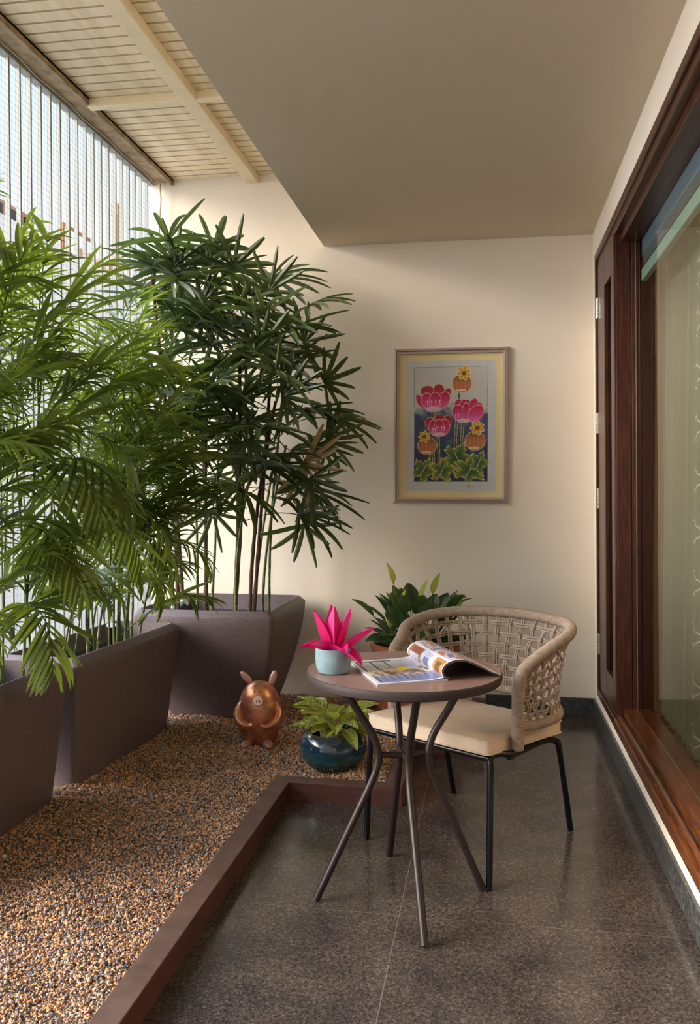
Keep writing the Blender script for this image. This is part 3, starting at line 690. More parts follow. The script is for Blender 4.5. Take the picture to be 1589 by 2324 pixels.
for i in range(36):
    az = i*2.399; el = .35+.9*((i*7) % 36)/36; l1 = rnd.uniform(.07, .13)
    d = Vector((math.cos(az)*math.cos(el), math.sin(az)*math.cos(el), math.sin(el))); m = MB()
    b0 = Vector((rnd.uniform(-.02, .02), rnd.uniform(-.02, .02), 0)); tip = b0+d*l1+Vector((0, 0, .02))
    m.tube([b0, b0.lerp(tip, .5)+Vector((0, 0, .012)), tip], .0025, 5)
    d2 = (d+Vector((math.cos(az)*.5, math.sin(az)*.5, -.15))).normalized()
    m.blade(tip, d2, Vector((-math.sin(az), math.cos(az), rnd.uniform(-.3, .3))), rnd.uniform(.12, .17), rnd.uniform(.065, .085), droop=rnd.uniform(.5, 1.1), fold=.22, nseg=9, shape='broad')
    m.obj('leaf', M_aglao, ag, smooth=True)

# ------------------------------------------------------------------ terracotta pot with peace lily
tp = thing('terracotta_pot', 'large brown terracotta pot near the back wall behind the chair', 'pot', (-.405, 4.82, ZG))
MB().lathe([(.20, .02), (.245, .10), (.262, .20), (.262, .30), (.250, .37), (.255, .385), (.262, .40), (.262, .425), (.245, .43), (.235, .42), (.235, .33)], n=56).obj('pot_body', M_terra, tp, smooth=True)
MB().lathe([(.22, 0), (.275, .01), (.285, .05), (.278, .055), (.262, .02), (.2, .018)], n=56).obj('saucer', M_terra, tp, smooth=True)
MB().lathe([(0, .36), (.236, .36)], n=40, capb=False).obj('soil', M_soil, tp)
pl = thing('peace_lily', 'peace lily with dark leaves and pale green spathes in the terracotta pot', 'plant', (-.405, 4.82, ZG+.36))
rnd = random.Random(4)
for i in range(64):
    az = i*2.399; el = .55+.85*rnd.random(); l1 = rnd.uniform(.08, .15)+.13*(el > .9); m = MB()
    d = Vector((math.cos(az)*math.cos(el), math.sin(az)*math.cos(el), math.sin(el)))
    b0 = Vector((math.cos(az)*.08, math.sin(az)*.08, 0)); tip = b0+d*l1
    m.tube([b0, b0.lerp(tip, .5)+Vector((0, 0, .02)), tip], .003, 5)
    d2 = (d+Vector((math.cos(az)*.2, math.sin(az)*.2, .25))).normalized()
    m.blade(tip, d2, Vector((-math.sin(az), math.cos(az), rnd.uniform(-.4, .4))), rnd.uniform(.12, .165), rnd.uniform(.085, .11), droop=rnd.uniform(.5, 1.3), fold=.2, nseg=10, shape='broad')
    m.obj('leaf', M_green, pl, smooth=True)
for (x, y, z, sc, az) in ((-.13, -.03, .50, 1.1, 2.6), (.02, -.05, .40, 1., .4), (.09, .0, .43, 1.15, -.6), (.22, -.04, .28, .8, .3), (.14, .05, .24, .8, 1.5), (-.03, -.1, .24, .8, 3.), (-.14, -.1, .20, .8, 2.), (-.10, .02, .33, .9, .6)):
    m = MB(); m.tube([(x*.4, y*.4, 0), (x*.8, y, z*.55), (x, y, z*.82)], .003, 6); m.obj('flower_stem', M_cane, pl, smooth=True)
    m = MB(); m.blade((x, y, z*.80), (math.cos(az)*.35, math.sin(az)*.35, 1), (-math.sin(az), math.cos(az), 0), .115*sc, .05*sc, droop=.3, fold=.55, nseg=9, shape='broad')
    sp = m.obj('spathe', M_spathe, pl, smooth=True)

# ------------------------------------------------------------------ pig figurine
pg = thing('pig_figurine', 'copper coloured standing pig figurine with folded arms on the gravel', 'figurine', (-1.148, 4.20, ZG+.004), rz=.10)
prof = [(.0, 0), (.05, .0), (.078, .012), (.098, .05), (.113, .10), (.117, .14), (.112, .19), (.101, .225), (.088, .26), (.066, .292), (.038, .312), (.015, .319), (.0, .320)]
pp = catmull([(r, 0, z) for r, z in prof], 4)
m = MB(); m.lathe([(max(0, q.x), q.z) for q in pp], n=40, sy=.92, capb=False)
m.obj('body', M_copper, pg, smooth=True, xf=lambda q: (q[0], q[1]-.02*max(0, (q[2]-.18))/.14, q[2]))
def xz(a): return Matrix.Rotation(a, 3, 'Y')
for sg in (-1, 1):
    m = MB(); rot = Matrix.Rotation(sg*(.30 if sg > 0 else .75), 3, 'Y'); m.ell((sg*.068, -.005, .330), (.018, .009, .042), rot, 16, 10)
    e = m.obj('ear', M_pink, pg, smooth=True)
    m = MB(); m.ell((sg*.052, -.078, .012), (.025, .052, .022), Matrix.Rotation(sg*.35, 3, 'Z'), 16, 10); m.obj('foot', M_pink, pg, smooth=True)
    m = MB(); m.tube(catmull([(sg*.082, -.040, .215), (sg*.104, -.050, .17), (sg*.092, -.076, .128), (sg*.055, -.098, .110), (sg*.016, -.108, .116)], 6), [.014+.008*math.sin(PI*min(1, i/24+.1)) for i in range(25)], 12)
    m.obj('arm', M_copper, pg, smooth=True)
    m = MB(); m.ell((sg*.014+.004, -.098, .282), (.0042, .004, .0042), None, 10, 8); m.obj('eye', M_dot, pg, smooth=True)
m = MB(); m.tube([(.010, -.095, .232), (.012, -.125, .240)], [.027, .023], 24)
sn = m.obj('snout', M_snout, pg, smooth=True, bevel=.003)
for dx in (-.007, .007):
    MB().ell((.012+dx, -.1255, .240), (.0032, .002, .005), None, 10, 6).obj('nostril', M_dot, sn, smooth=True)

# ------------------------------------------------------------------ bistro table
TX, TY, TZ = -.277, 2.80, .755
tb = thing('bistro_table', 'round brown bistro table with four bent metal legs', 'table', (TX, TY, 0))
MB().lathe([(.0, TZ-.033), (.306, TZ-.033), (.317, TZ-.028), (.320, TZ-.018), (.320, TZ-.004), (.318, TZ-.001), (.3165, TZ)], n=96, capb=False).obj('edge_band', M_tedge, tb, smooth=True)
MB().lathe([(.3166, TZ), (0, TZ+.0002)], n=96, capb=False).obj('tabletop', M_ttop, tb)
for a, fr in ((197, .29), (287, .325), (17, .272), (105, .31)):
    a = math.radians(a); pr_ = [(.225, TZ-.028), (.195, .69), (.145, .61), (.102, .54), (.084, .48), (.090, .43), (.112, .375)]+[(.112+(fr-.112)*q, .375-.369*q) for q in (.25, .5, .75, 1)]
    if fr: pts = catmull([(r_*math.cos(a), r_*math.sin(a), z) for r_, z in pr_], 8)
    MB().tube(pts, .0125, 14).obj('leg', M_tleg, tb, smooth=True)
m = MB()
for a in (197, 287):
    c, s = math.cos(math.radians(a)), math.sin(math.radians(a))
    m.tube(catmull([(.085*c, .085*s, .478), (.03*c, .03*s, .472), (-.03*c, -.03*s, .472), (-.085*c, -.085*s, .478)], 6), .0095, 12)
m.obj('cross_brace', M_tleg, tb, smooth=True)

# pink plant in pale blue pot
PX, PY = -.497, 2.715
cp = thing('cement_pot', 'small pale blue cement pot standing on the table', 'pot', (PX, PY, TZ))
MB().lathe([(.040, 0), (.049, .004), (.0555, .02), (.058, .045), (.0575, .075), (.056, .081), (.051, .081), (.049, .076), (.049, .06)], n=48).obj('pot_body', M_conc, cp, smooth=True)
MB().lathe([(0, .068), (.050, .067)], n=32, capb=False).obj('pebbles', M_pebble, cp)
br = thing('bromeliad', 'magenta pink bromeliad in the pale blue pot on the table', 'plant', (PX, PY, TZ+.066))
rnd = random.Random(2)
LV = [(-1.3, .10, .150, .2), (1.9, .16, .148, .3), (.2, .26, .150, .3), (3.0, .34, .145, .35), (.9, .42, .135, .4), (-.1, .80, .150, .5), (-.5, 1.0, .110, 2.2), (3.15, .80, .105, 1.8), (-2.1, .55, .110, 2.0), (-1.0, .62, .10, 2.2), (2.3, .6, .12, .8), (-2.7, .30, .14, .4)]
for az, tl, L_, dr in LV:
    m = MB(); m.blade((math.cos(az)*.012, math.sin(az)*.012, -.005), (math.cos(az)*math.sin(tl), math.sin(az)*math.sin(tl), math.cos(tl)), (-math.sin(az), math.cos(az), 0), L_*1.05, .060, droop=dr*.7, fold=.45, nseg=10, shape='broad')
    m.obj('bract', M_magenta, br, smooth=True)

# ------------------------------------------------------------------ painted surfaces through vertex colours
def paint_mesh(name, pos, img, mt, parent=None):
    """pos(u,v)->xyz ; img[h,w,3] display colours 0..255, v down"""
    h, w_, _ = img.shape
    vs = [pos((i+.5)/w_, (j+.5)/h) for j in range(h) for i in range(w_)]
    fs = [(j*w_+i, (j+1)*w_+i, (j+1)*w_+i+1, j*w_+i+1) for j in range(h-1) for i in range(w_-1)]
    me = bpy.data.meshes.new(name); me.from_pydata(vs, [], fs)
    c = np.clip(img, 0, 255)/255.; c = np.where(c <= .04045, c/12.92, ((c+.055)/1.055)**2.4)
    a = me.color_attributes.new('paint', 'FLOAT_COLOR', 'POINT')
    a.data.foreach_set('color', np.concatenate([c.reshape(-1, 3), np.ones((h*w_, 1))], 1).reshape(-1).astype(np.float32))
    me.polygons.foreach_set('use_smooth', [True]*len(me.polygons)); me.materials.append(mt)
    o = bpy.data.objects.new(name, me); COL.objects.link(o)
    if parent: o.parent = parent
    return o
def b_vc(n, b):
    a = N(n, 'VertexColor'); a.layer_name = 'paint'; n.links.new(a.outputs[0], b.inputs['Base Color'])
M_paint = mat('painted_cloth', rough=.6, build=b_vc)
M_page = mat('printed_page', rough=.3, build=b_vc)
class Paint:
    def __init__(s, x0, y0, x1, y1, w_, h, bgc):
        s.X, s.Y = np.meshgrid(np.linspace(x0, x1, w_), np.linspace(y0, y1, h)); s.img = np.zeros((h, w_, 3))+np.array(bgc, float)
        r = np.random.default_rng(1)
    def nz(s, sc, seed):
        r = np.random.default_rng(seed); t = 0
        for k in range(5):
            a, b, c, d = r.uniform(-1, 1, 4)*2*PI/sc*(1.6**k)*.6; t = t+np.sin(s.X*a+s.Y*b+c*100)*np.cos(s.X*d+s.Y*a+k)/(1.3**k)
        return t/3
    def fill(s, mask, c, al=1.):
        m_ = np.clip(mask, 0, 1)[..., None]*al; s.img = s.img*(1-m_)+np.array(c, float)*m_
    def e(s, cx_, cy_, rx, ry, rot=0):
        c, q = math.cos(rot), math.sin(rot); dx, dy = s.X-cx_, s.Y-cy_; return np.sqrt(((dx*c+dy*q)/rx)**2+((-dx*q+dy*c)/ry)**2)
    def rect(s, x0, y0, x1, y1): return ((s.X > x0) & (s.X < x1) & (s.Y > y0) & (s.Y < y1)).astype(float)
    def seg(s, x0, y0, x1, y1, wd):
        dx, dy = x1-x0, y1-y0; t = np.clip(((s.X-x0)*dx+(s.Y-y0)*dy)/(dx*dx+dy*dy), 0, 1)
        return (np.hypot(s.X-x0-t*dx, s.Y-y0-t*dy) < wd).astype(float)
def batik():
    P = Paint(150, 215, 1400, 1915, 420, 572, (236, 216, 160))
    P.fill(P.rect(243, 300, 1318, 1838), (206, 206, 204)); P.fill(P.rect(243, 300, 1318, 1838)*(P.nz(200, 3) > .1), (214, 214, 210), .5)
    inner = P.rect(335, 372, 1222, 1725)
    P.fill(inner, (205, 200, 192)); P.fill(inner*(P.nz(260, 5) > .15), (196, 198, 205), .6); P.fill(inner*(P.nz(180, 9) > .35), (216, 196, 176), .5)
    t = np.clip((P.Y-830-90*P.nz(220, 7)-60*P.nz(90, 8))/110, 0, 1)
    P.fill(inner*t, (66, 76, 104)); P.fill(inner*t*(np.clip(P.nz(150, 12), 0, 1)), (150, 158, 176), .8); P.fill(inner*np.clip((P.Y-1150)/350, 0, 1), (40, 44, 70), .85)
    for a in ((335, 372, 1222, 372), (335, 372, 335, 840), (1222, 372, 1215, 840)): P.fill(P.seg(*a, 3.5), (130, 122, 112), .7)
    G = (70, 92, 48); CR = (226, 206, 170)
    for x0, y0, x1, y1 in ((570, 860, 565, 960), (630, 1180, 640, 1480), (848, 1000, 836, 1320), (925, 1020, 905, 1320), (880, 690, 872, 790), (570, 1380, 575, 1500), (525, 1400, 520, 1500), (1035, 1350, 1045, 1480)):
        P.fill(P.seg(x0, y0, x1, y1, 16), CR); P.fill(P.seg(x0, y0, x1, y1, 11), G)
    def blob(ells, top, bot, y0, y1, edge=CR):
        for e_ in ells:
            d = P.e(*e_); P.fill((d < 1).astype(float), edge)
            mm = (d < .93).astype(float); g = np.clip((P.Y-y0)/(y1-y0), 0, 1)[..., None]
            col = np.array(top)*(1-g)+np.array(bot)*g; P.img = P.img*(1-mm[..., None])+col*mm[..., None]
    RT, RB = (196, 12, 62), (238, 120, 176)
    # poppies
    blob([(500, 660, 90, 75, .1), (635, 650, 70, 82, -.1), (725, 700, 48, 90, .5), (410, 770, 42, 90, -.5)], (170, 30, 58), (214, 60, 110), 580, 860)
    blob([(690, 760, 76, 105, .55), (500, 770, 80, 100, -.35), (590, 765, 75, 100, 0)], RT, RB, 660, 880)
    P.fill((P.e(570, 868, 95, 34) < 1).astype(float), (240, 200, 214), .75)
    blob([(885, 810, 62, 60, 0), (960, 860, 90, 110, 0), (1050, 850, 60, 110, .2), (1110, 850, 50, 60, .5)], (196, 22, 78), (226, 60, 140), 750, 960)
    blob([(870, 915, 78, 98, -.2), (960, 910, 48, 120, .05), (1080, 925, 82, 118, .75)], RT, (244, 130, 200), 820, 1040)
    P.fill((P.e(935, 1010, 80, 26) < 1).astype(float), (240, 206, 226), .8)
    blob([(530, 1040, 62, 80, -.2), (645, 975, 62, 48, 0), (735, 1020, 50, 85, .2)], (176, 14, 56), (206, 30, 90), 930, 1120)
    blob([(590, 1085, 78, 95, -.3), (690, 1085, 82, 100, .3), (640, 1080, 60, 95, 0)], RT, RB, 990, 1195)
    P.fill((P.e(632, 1168, 85, 28) < 1).astype(float), (244, 200, 214), .75)
    for x, y in ((497, 775), (547, 775), (597, 775), (645, 770), (840, 940), (870, 930), (562, 1100), (597, 1100), (620, 1080), (670, 1080), (702, 1080)):
        P.fill((P.e(x, y, 9, 9) < 1).astype(float), (250, 220, 220)); P.fill(P.seg(x, y, x+(.0), y+42, 3), (250, 210, 216))
    # pods
    def pod(x, y, rx, ry, cx_, cy_, s=1.):
        d = P.e(x, y, rx, ry); P.fill((d < 1).astype(float), CR); g = np.clip(d/.94, 0, 1)
        mm = ((d < .94)*1.)[..., None]; st = (.5+.5*np.sin((P.X-x)/rx*16))[..., None]*.25
        col = (np.array((206, 128, 74))*(1-st)+np.array((120, 62, 34))*st)*(1-.35*np.clip((y-P.Y)/ry, 0, 1))[..., None]
        P.img = P.img*(1-mm)+col*mm
        P.fill(((P.e(x-10, y+ry*.70, rx*.5, ry*.13) < 1))*1., (246, 226, 196), .85)
        for k in range(7):
            a = k*2*PI/7+.4; P.fill((P.e(cx_+math.cos(a)*46*s, cy_+math.sin(a)*44*s, 36*s, 24*s, a) < 1)*1., (244, 216, 140)); P.fill((P.e(cx_+math.cos(a)*46*s, cy_+math.sin(a)*44*s, 29*s, 17*s, a) < 1)*1., (214, 160, 36))
        P.fill((P.e(cx_, cy_, 26*s, 24*s) < 1)*1., (150, 70, 30))
    pod(912, 570, 122, 112, 935, 448, 1.1); pod(495, 1300, 118, 108, 462, 1192, .95); pod(1072, 1245, 124, 116, 1098, 1095, 1.1)
    # lobed leaves
    def lob(cx_, cy_, R_, asp, rot, c1, c2, seed, k=6):
        th = np.arctan2((P.Y-cy_)/asp, P.X-cx_); r_ = np.hypot(P.X-cx_, (P.Y-cy_)/asp)
        b_ = R_*(1+.26*np.sin(k*th+seed)+.09*np.sin(17*th+seed*2)+.04*np.sin(31*th)); d = r_/b_
        P.fill((d < 1)*1., (232, 226, 160)); g = np.clip(d, 0, 1)[..., None]; mm = ((d < .95)*1.)[..., None]
        col = np.array(c1)*(1-g**2)+np.array(c2)*g**2; P.img = P.img*(1-mm)+col*mm
        P.fill(P.seg(cx_-R_*.5*math.cos(rot), cy_+R_*.6*asp, cx_+R_*.5*math.cos(rot), cy_-R_*.6*asp, 5), (226, 214, 150), .8)
    lob(860, 1450, 150, 1.0, 2.2, (48, 84, 46), (150, 158, 40), 1.0, 5); lob(450, 1590, 115, 1.05, .8, (62, 96, 44), (142, 156, 50), .3, 5)
    lob(680, 1590, 135, .9, 1., (60, 92, 46), (196, 176, 50), 2.3, 5); lob(1010, 1590, 165, .85, .9, (52, 86, 48), (170, 168, 46), 4.1, 6); lob(1120, 1500, 95, 1.2, .9, (52, 86, 48), (150, 160, 46), 1.1, 5)
    P.fill((P.Y > 1728)*P.rect(243, 300, 1318, 1838), (206, 206, 202)); P.fill((P.e(995, 1778, 14, 10) < 1)*1., (196, 110, 60))
    return P.img
# picture frame on the back wall
fr = thing('framed_picture', 'framed batik picture of red poppies and seed pods on the back wall', 'picture', (-.240, YB, 1.26))
fw_, fh = .694, .938
m = MB(); fwid = .036
for prf in (((0, 0), (.004, .026), (.016, .030), (.019, .021)), ((.0195, .021), (.024, .024), (.034, .022), (.036, .006))):
    m.cur = 0
    for a, b, c, d in ((0, 0, fw_, 0), (fw_, 0, fw_, fh), (fw_, fh, 0, fh), (0, fh, 0, 0)):
        ln = math.hypot(c-a, d-b); ux, uz = (c-a)/ln, (d-b)/ln; nx_, nz_ = -uz, ux
        vs = []
        for o_, hgt in prf: vs.append((a+ux*o_+nx_*o_-fw_/2, -hgt, b+uz*o_+nz_*o_)); vs.append((c-ux*o_+nx_*o_-fw_/2, -hgt, d-uz*o_+nz_*o_))
        m.add(vs, [(2*i, 2*i+1, 2*i+3, 2*i+2) for i in range(len(prf)-1)])
m.obj('frame', M_frame, fr)
MB().box((-fw_/2+.002, -.004, .002), (fw_/2-.002, 0, fh-.002)).obj('backing', M_mat_, fr)
paint_mesh('batik_cloth', lambda u, v: (-fw_/2+fwid-.002+(fw_-2*fwid+.004)*u, -.008, fh-fwid+.002-(fh-2*fwid+.004)*v), batik(), M_paint, fr)

# ------------------------------------------------------------------ open magazine
mg = thing('magazine', 'open magazine with printed pages, right half rolled over, on the table', 'magazine', (0, 0, 0))
O = Vector((-.331, 2.545, TZ+.0005)); s_ = Vector((-.395, .919, 0)).normalized(); w2 = Vector((.885, .465, 0)).normalized()
MW, ML = .232, .350
def page_img(wd, hg):
    P = Paint(0, 0, 100, 100, wd, hg, (224, 226, 232))
    m_ = P.rect(4, 6, 62, 96)           # x along width from outer edge, y from near to far (v down = far to near below)
    P.fill(P.rect(5, 4, 92, 96)*(P.X+.25*P.Y < 96), (196, 200, 210))
    P.fill(P.rect(5, 66, 96, 97), (134, 138, 178)); P.fill(P.rect(5, 78, 96, 97), (112, 120, 168), .7)
    for k in range(9): P.fill(P.rect(8+k*10.2, 68, 9.6+k*10.2, 93-k*1.2), (62, 60, 72))
    P.fill(P.rect(5, 8, 60, 48), (150, 140, 128)); P.fill(P.rect(8, 12, 25, 46), (196, 204, 212)); P.fill(P.rect(28, 12, 46, 46), (186, 200, 210)); P.fill(P.rect(49, 12, 60, 40), (200, 206, 214))
    for x in (6, 26, 47): P.fill(P.rect(x, 8, x+2.2, 52), (58, 52, 50))
    P.fill(P.rect(5, 6, 60, 9), (80, 66, 56))
    t = P.nz(16, 4)+.6*P.nz(7, 6)
    z = ((P.Y > 45+5*np.sin(P.X/9)) & (P.Y < 70) & (P.X > 8) & (P.X < 94)); P.fill(z*1., (150, 124, 96)); P.fill((z & (t > .1))*1., (214, 194, 170)); P.fill((z & (t < -.25))*1., (92, 74, 60))
    P.fill((P.e(62, 45, 8, 8) < 1)*1., (246, 214, 20)); return P.img
paint_mesh('left_page', lambda u, v: tuple(O+w2*(MW*u)+s_*(ML*(1-v))+Vector((0, 0, .0062+.006*max(0, u-.75)*4*u))), page_img(150, 200), M_page, mg)
m = MB(); m.add([tuple(O+w2*a+s_*b+Vector((0, 0, z))) for z in (0, .006) for a, b in ((0, 0), (MW, 0), (MW, ML), (0, ML))], [(0, 3, 2, 1), (4, 5, 6, 7), (0, 1, 5, 4), (1, 2, 6, 5), (2, 3, 7, 6), (3, 0, 4, 7)])
m.obj('page_block', mat('paper_edge', (188, 192, 196), .6), mg)
S0 = O+w2*MW
prof = catmull([(0, 0, .003), (-.016, 0, .014), (-.020, 0, .034), (-.003, 0, .053), (.030, 0, .062), (.068, 0, .057), (.110, 0, .038), (.150, 0, .017), (.188, 0, .003)], 8)
def roll_img(wd, hg):
    P = Paint(0, 0, 100, 100, wd, hg, (214, 216, 230))
    t = P.nz(18, 14)
    P.fill(P.rect(10, 4, 40, 40), (168, 118, 84)); P.fill(P.rect(14, 8, 26, 34), (206, 204, 220)); P.fill(P.rect(28, 10, 38, 36), (150, 84, 64))
    P.fill(P.rect(10, 44, 40, 66), (196, 200, 224)); P.fill(P.rect(12, 48, 30, 62), (116, 126, 170))
    P.fill(P.rect(10, 74, 40, 98), (170, 130, 84)); P.fill(P.rect(14, 80, 34, 92), (110, 76, 50)); P.fill(P.rect(44, 4, 96, 96), (200, 190, 200)); P.fill((P.rect(44, 4, 96, 96)*(t > .1)), (176, 120, 100)); P.fill((P.rect(44, 4, 96, 96)*(t < -.2)), (112, 122, 160))
    for k in range(8): P.fill(P.rect(14, 49+1.8*k, 38, 49.6+1.8*k), (90, 96, 130))
    return P.img
def rp_(u, v):
    f = u*(len(prof)-1); i = min(int(f), len(prof)-2); q = prof[i].lerp(prof[i+1], f-i)
    sh = 1-.25*v*0
    return tuple(S0+w2*q.x+s_*(ML*(1-v))+Vector((0, 0, q.z+.0012)))
paint_mesh('rolled_pages', rp_, roll_img(160, 150), M_page, mg)
m = MB(); n = len(prof); vs = []
for b in (0, ML):
    for q in prof: vs.append(tuple(S0+w2*q.x+s_*b+Vector((0, 0, q.z))))
    for i, q in enumerate(prof):
        a = prof[max(0, i-1)]; c = prof[min(n-1, i+1)]; tx_, tz_ = c.x-a.x, c.z-a.z; l_ = math.hypot(tx_, tz_); th = .007*(1-(i/(n-1))**2*.8)
        vs.append(tuple(S0+w2*(q.x-(-tz_/l_)*th*-1*-1)+s_*b+Vector((0, 0, max(.0005, q.z-(tx_/l_)*th)))))
fs = []
for i in range(n-1):
    fs += [(i, i+1, n+i+1, n+i), (2*n+i+1, 2*n+i, 3*n+i, 3*n+i+1), (n+i, n+i+1, 3*n+i+1, 3*n+i)]
m.add(vs, fs); m.obj('page_stack', mat('page_stack_shaded', (84, 76, 74), .6), mg)  # shadow under the rolled pages put into this darker paper colour

# ------------------------------------------------------------------ chair
CA = math.atan2(-.547, .837)
ch = thing('rope_armchair', 'round backed armchair of woven taupe rope with a beige cushion, beside the table', 'chair', (-.086, 3.285, 0), CA)
ci = Matrix.Translation(Vector((-.086, 3.285, 0))) @ Matrix.Rotation(CA, 4, 'Z'); cinv = ci.inverted()
def loc(x, y, z): return cinv @ Vector((x, y, z))
fA, fB, fC, fD = loc(-.462, 3.234, 0), loc(.004, 2.889, 0), loc(.321, 3.451, 0), loc(-.152, 3.795, 0)
HW, HF, HB = .262, -.235, .215       # seat frame half width, front y, back y (chair axes)
zf, zb = .435, .405
r_ = .0115
post = {1: Vector((.298, -.115, 0)), -1: Vector((-.298, -.115, 0))}
UP = [(.298, -.118, .44), (.300, -.120, .56), (.302, -.120, .66), (.308, -.105, .712), (.322, -.045, .748), (.338, .06, .785), (.330, .19, .812), (.262, .300, .826), (.14, .356, .832), (0, .372, .834)]
UP = UP+[(-x*(1 if z > .75 else .93), y+(0 if z > .75 else .02), z) for x, y, z in UP[-2::-1]]
LOW = [(.298, -.118, .520), (.318, .0, .512), (.315, .13, .512), (.25, .235, .520), (.13, .292, .528), (0, .305, .53)]
LOW = LOW+[(-x*.94, y+.01, z) for x, y, z in LOW[-2::-1]]
m = MB()
def leg(name, pts, r=r_): MB().tube(catmull(pts, 6), r, 12).obj(name, M_cleg, ch, smooth=True)
for sg, ft in ((1, fB), (-1, fA)):
    leg('leg', [(ft.x, ft.y, .004), (sg*(HW+.008), HF-.01, zf-.06), (sg*HW, HF, zf-.018), (sg*(HW-.002), HF+.012, zf-.002), (sg*(HW+.004), HF+.05, zf), (sg*(.292 if sg > 0 else .272), -.14, zf-.004), (sg*(.298 if sg > 0 else .277), -.10, zf+.03)])
for sg, ft in ((1, fC), (-1, fD)):
    leg('leg', [(ft.x, ft.y, .004), (sg*(HW+.012), HB+.008, zb-.05), (sg*(HW+.004), HB-.012, zb-.012), (sg*HW, HB-.04, zb), (sg*(HW-.004), HB-.12, zb+.004), (sg*(HW+.0), -.10, zf-.028), (sg*(HW+.02), -.125, zf-.02)])
m = MB(); m.tube([(-HW, HF, zf-.008), (HW, HF, zf-.008)], r_, 12); m.tube([(-HW+.03, HB-.05, zb+.01), (HW-.03, HB-.05, zb+.01)], r_, 12)
for x in (-.15, 0, .15): m.tube([(x, HF, zf-.006), (x, HB-.05, zb+.01)], .006, 8)
m.obj('seat_frame', M_cleg, ch, smooth=True)
# wrapped rope tubes
def wrapped(path, r, pitch=.0052, amp=.07, n=16):
    P = catmull(path, 14); d = [0]
    for i in range(1, len(P)): d.append(d[-1]+(P[i]-P[i-1]).length)
    tot = d[-1]; K = int(tot/pitch*4); out_, R_ = [], []; j = 0
    for i in range(K+1):
        s = tot*i/K
        while j < len(P)-2 and d[j+1] < s: j += 1
        t = (s-d[j])/max(1e-9, d[j+1]-d[j]); out_.append(P[j].lerp(P[j+1], t)); R_.append(r*(1-amp*(.5+.5*math.cos(i*PI/2))))
    return MB().tube(out_, R_, n)
rail = wrapped(UP, .0225).obj('back_rim', M_rope, ch, smooth=True)
wrapped(LOW, .0175).obj('lower_rim', M_rope, ch, smooth=True)
# weave
UPc = catmull(UP[3:-3], 10); LOc = catmull(LOW, 10)
def along(P, t):
    f = t*(len(P)-1); i = min(int(f), len(P)-2); return P[i].lerp(P[i+1], f-i)
def surf(t, s):
    a = along(UPc, t); b = along(LOc, t); q = a.lerp(b, s); c = Vector((0, .05, q.z)); ind = (c-q).normalized()
    return q+ind*(.018*math.sin(PI*s))
def snorm(t, s):
    q = surf(t, s); return Vector((q.x, q.y-.05, 0)).normalized()
NV, NH = 28, 6
for i in range(NV):
    t = (i+.6)/(NV+.2)
    m = MB()
    for off in (-.0050, .0050):
        pts = []
        for k in range(25):
            s = k/24; q = surf(t, s); nn = snorm(t, s); tg = Vector((-nn.y, nn.x, 0))
            pts.append(q+tg*off+nn*(.0058*math.cos(PI*(s*(NH+1)+i))*min(1, 6*s, 6*(1-s))))
        m.tube(pts, .0042, 7)
    m.obj('vertical_cord', M_rope, ch, smooth=True)
for j in range(NH):
    s = (j+1)/(NH+1); m = MB()
    for off in (-.0050, .0050):
        pts = []
        for k in range(NV*6+1):
            t = k/(NV*6); q = surf(t, s); nn = snorm(t, s)
            ii = t*(NV+.2)-.6; pts.append(q+Vector((0, 0, off))-nn*(.0058*math.cos(PI*((j+1)+ii))))
        m.tube(pts, .0042, 7)
    m.obj('horizontal_cord', M_rope, ch, smooth=True)
for t in (.36, .64):
    wrapped([tuple(surf(t, s)+snorm(t, s)*.012) for s in (0, .25, .5, .75, 1)], .0105, pitch=.006).obj('back_strut', M_rope, ch, smooth=True)
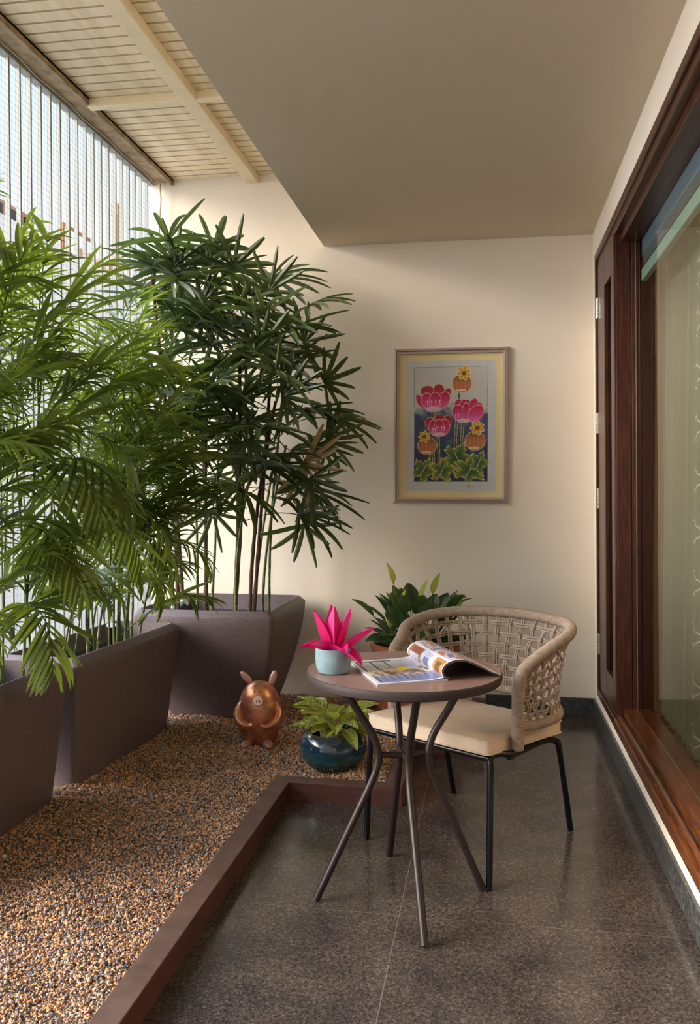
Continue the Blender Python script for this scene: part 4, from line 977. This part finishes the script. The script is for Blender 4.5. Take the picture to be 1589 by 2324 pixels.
# cushion
m = MB(); cw, cf, cb, z0, z1 = .272, -.262, .245, .442, .497
def rr(hw, f, b, z, r=.016, k=5, tilt=-.05):
    o = []
    for sx, yy0, a0 in ((1, b, 0), (-1, b, 90), (-1, f, 180), (1, f, 270)):
        for q in range(k+1):
            a = math.radians(a0+90*q/k); yc = yy0-r if yy0 == b else yy0+r
            y = yc+r*math.sin(a); o.append((sx*(hw-r)+r*math.cos(a), y, z+tilt*(y-cf)))
    return o
lv = [rr(cw-.006, cf+.006, cb-.006, z0), rr(cw, cf, cb, z0+.006), rr(cw, cf, cb, z1-.010), rr(cw-.004, cf+.004, cb-.004, z1-.003), rr(cw-.02, cf+.02, cb-.02, z1+.001), rr(cw-.1, cf+.1, cb-.1, z1+.007)]
n = len(lv[0]); m.add([q for l in lv for q in l], [(i*n+j, i*n+(j+1) % n, (i+1)*n+(j+1) % n, (i+1)*n+j) for i in range(len(lv)-1) for j in range(n)]+[tuple(range(n-1, -1, -1)), tuple((len(lv)-1)*n+j for j in range(n))])
cu = m.obj('seat_cushion', M_cush, ch, smooth=True)
for z in (z1-.006, z0+.005):
    MB().tube(rr(cw+.001, cf-.001, cb+.001, z), .0032, 6, closed=True).obj('piping', M_cush, cu, smooth=True)

# ------------------------------------------------------------------ outside the screen
struct(MB().box((-60, -30, -4.2), (-2.5, 70, -4)).obj('ground', mat('pale_ground', (214, 208, 200), .8)), 'pale ground below and beyond the screen')
nb_ = thing('neighbouring_building', 'long white neighbouring building with a tan parapet behind the bar screen', 'building', (0, 0, 0))
M_white = mat('white_render', rough=.7, build=b_plaster((236, 232, 230), (242, 240, 238), .6))
M_tan = mat('tan_brick', rough=.8, build=b_plaster((176, 130, 96), (206, 168, 136), 1.4, .3))
MB().box((-14, 6, -4), (-12, 60, 8.15)).obj('wall', M_white, nb_)
m = MB()
for i in range(30): m.box((-12.9, 24.1+i*.62, 8.15), (-12.1, 24.5+i*.62, 8.5))
m.obj('parapet_tiles', M_tan, nb_)
m = MB(); m.box((-13.6, 17.5, 8.15), (-12.2, 21.6, 8.62)); m.box((-13.8, 20.6, 8.6), (-12.6, 22.0, 8.85)); m.obj('roof_room', M_tan, nb_)
m = MB()
for k in range(5): m.box((-12.2, 18.2+.75*k, 8.22), (-12.15, 18.6+.75*k, 8.5))
m.obj('window', M_blk, nb_)
t = thing('roof_pipe', 'bent orange brown pipe standing on the neighbouring roof', 'pipe', (-12.05, 23, 8.15))
MB().tube([(0, 0, 0), (0, 0, .72), (0, 1.95, .72), (0, 1.95, 0)], .055, 10).obj('pipe', mat('rust_paint', (176, 116, 78), .6), t)
t = thing('roof_column', 'tall brown post standing on the neighbouring roof', 'post', (-12.3, 27.1, 8.15))
MB().box((-.09, -.12, 0), (.09, .12, 2.2)).box((-.11, -.14, 2.2), (.11, .14, 2.6)).obj('post', mat('post_tan', (172, 140, 104), .7), t)
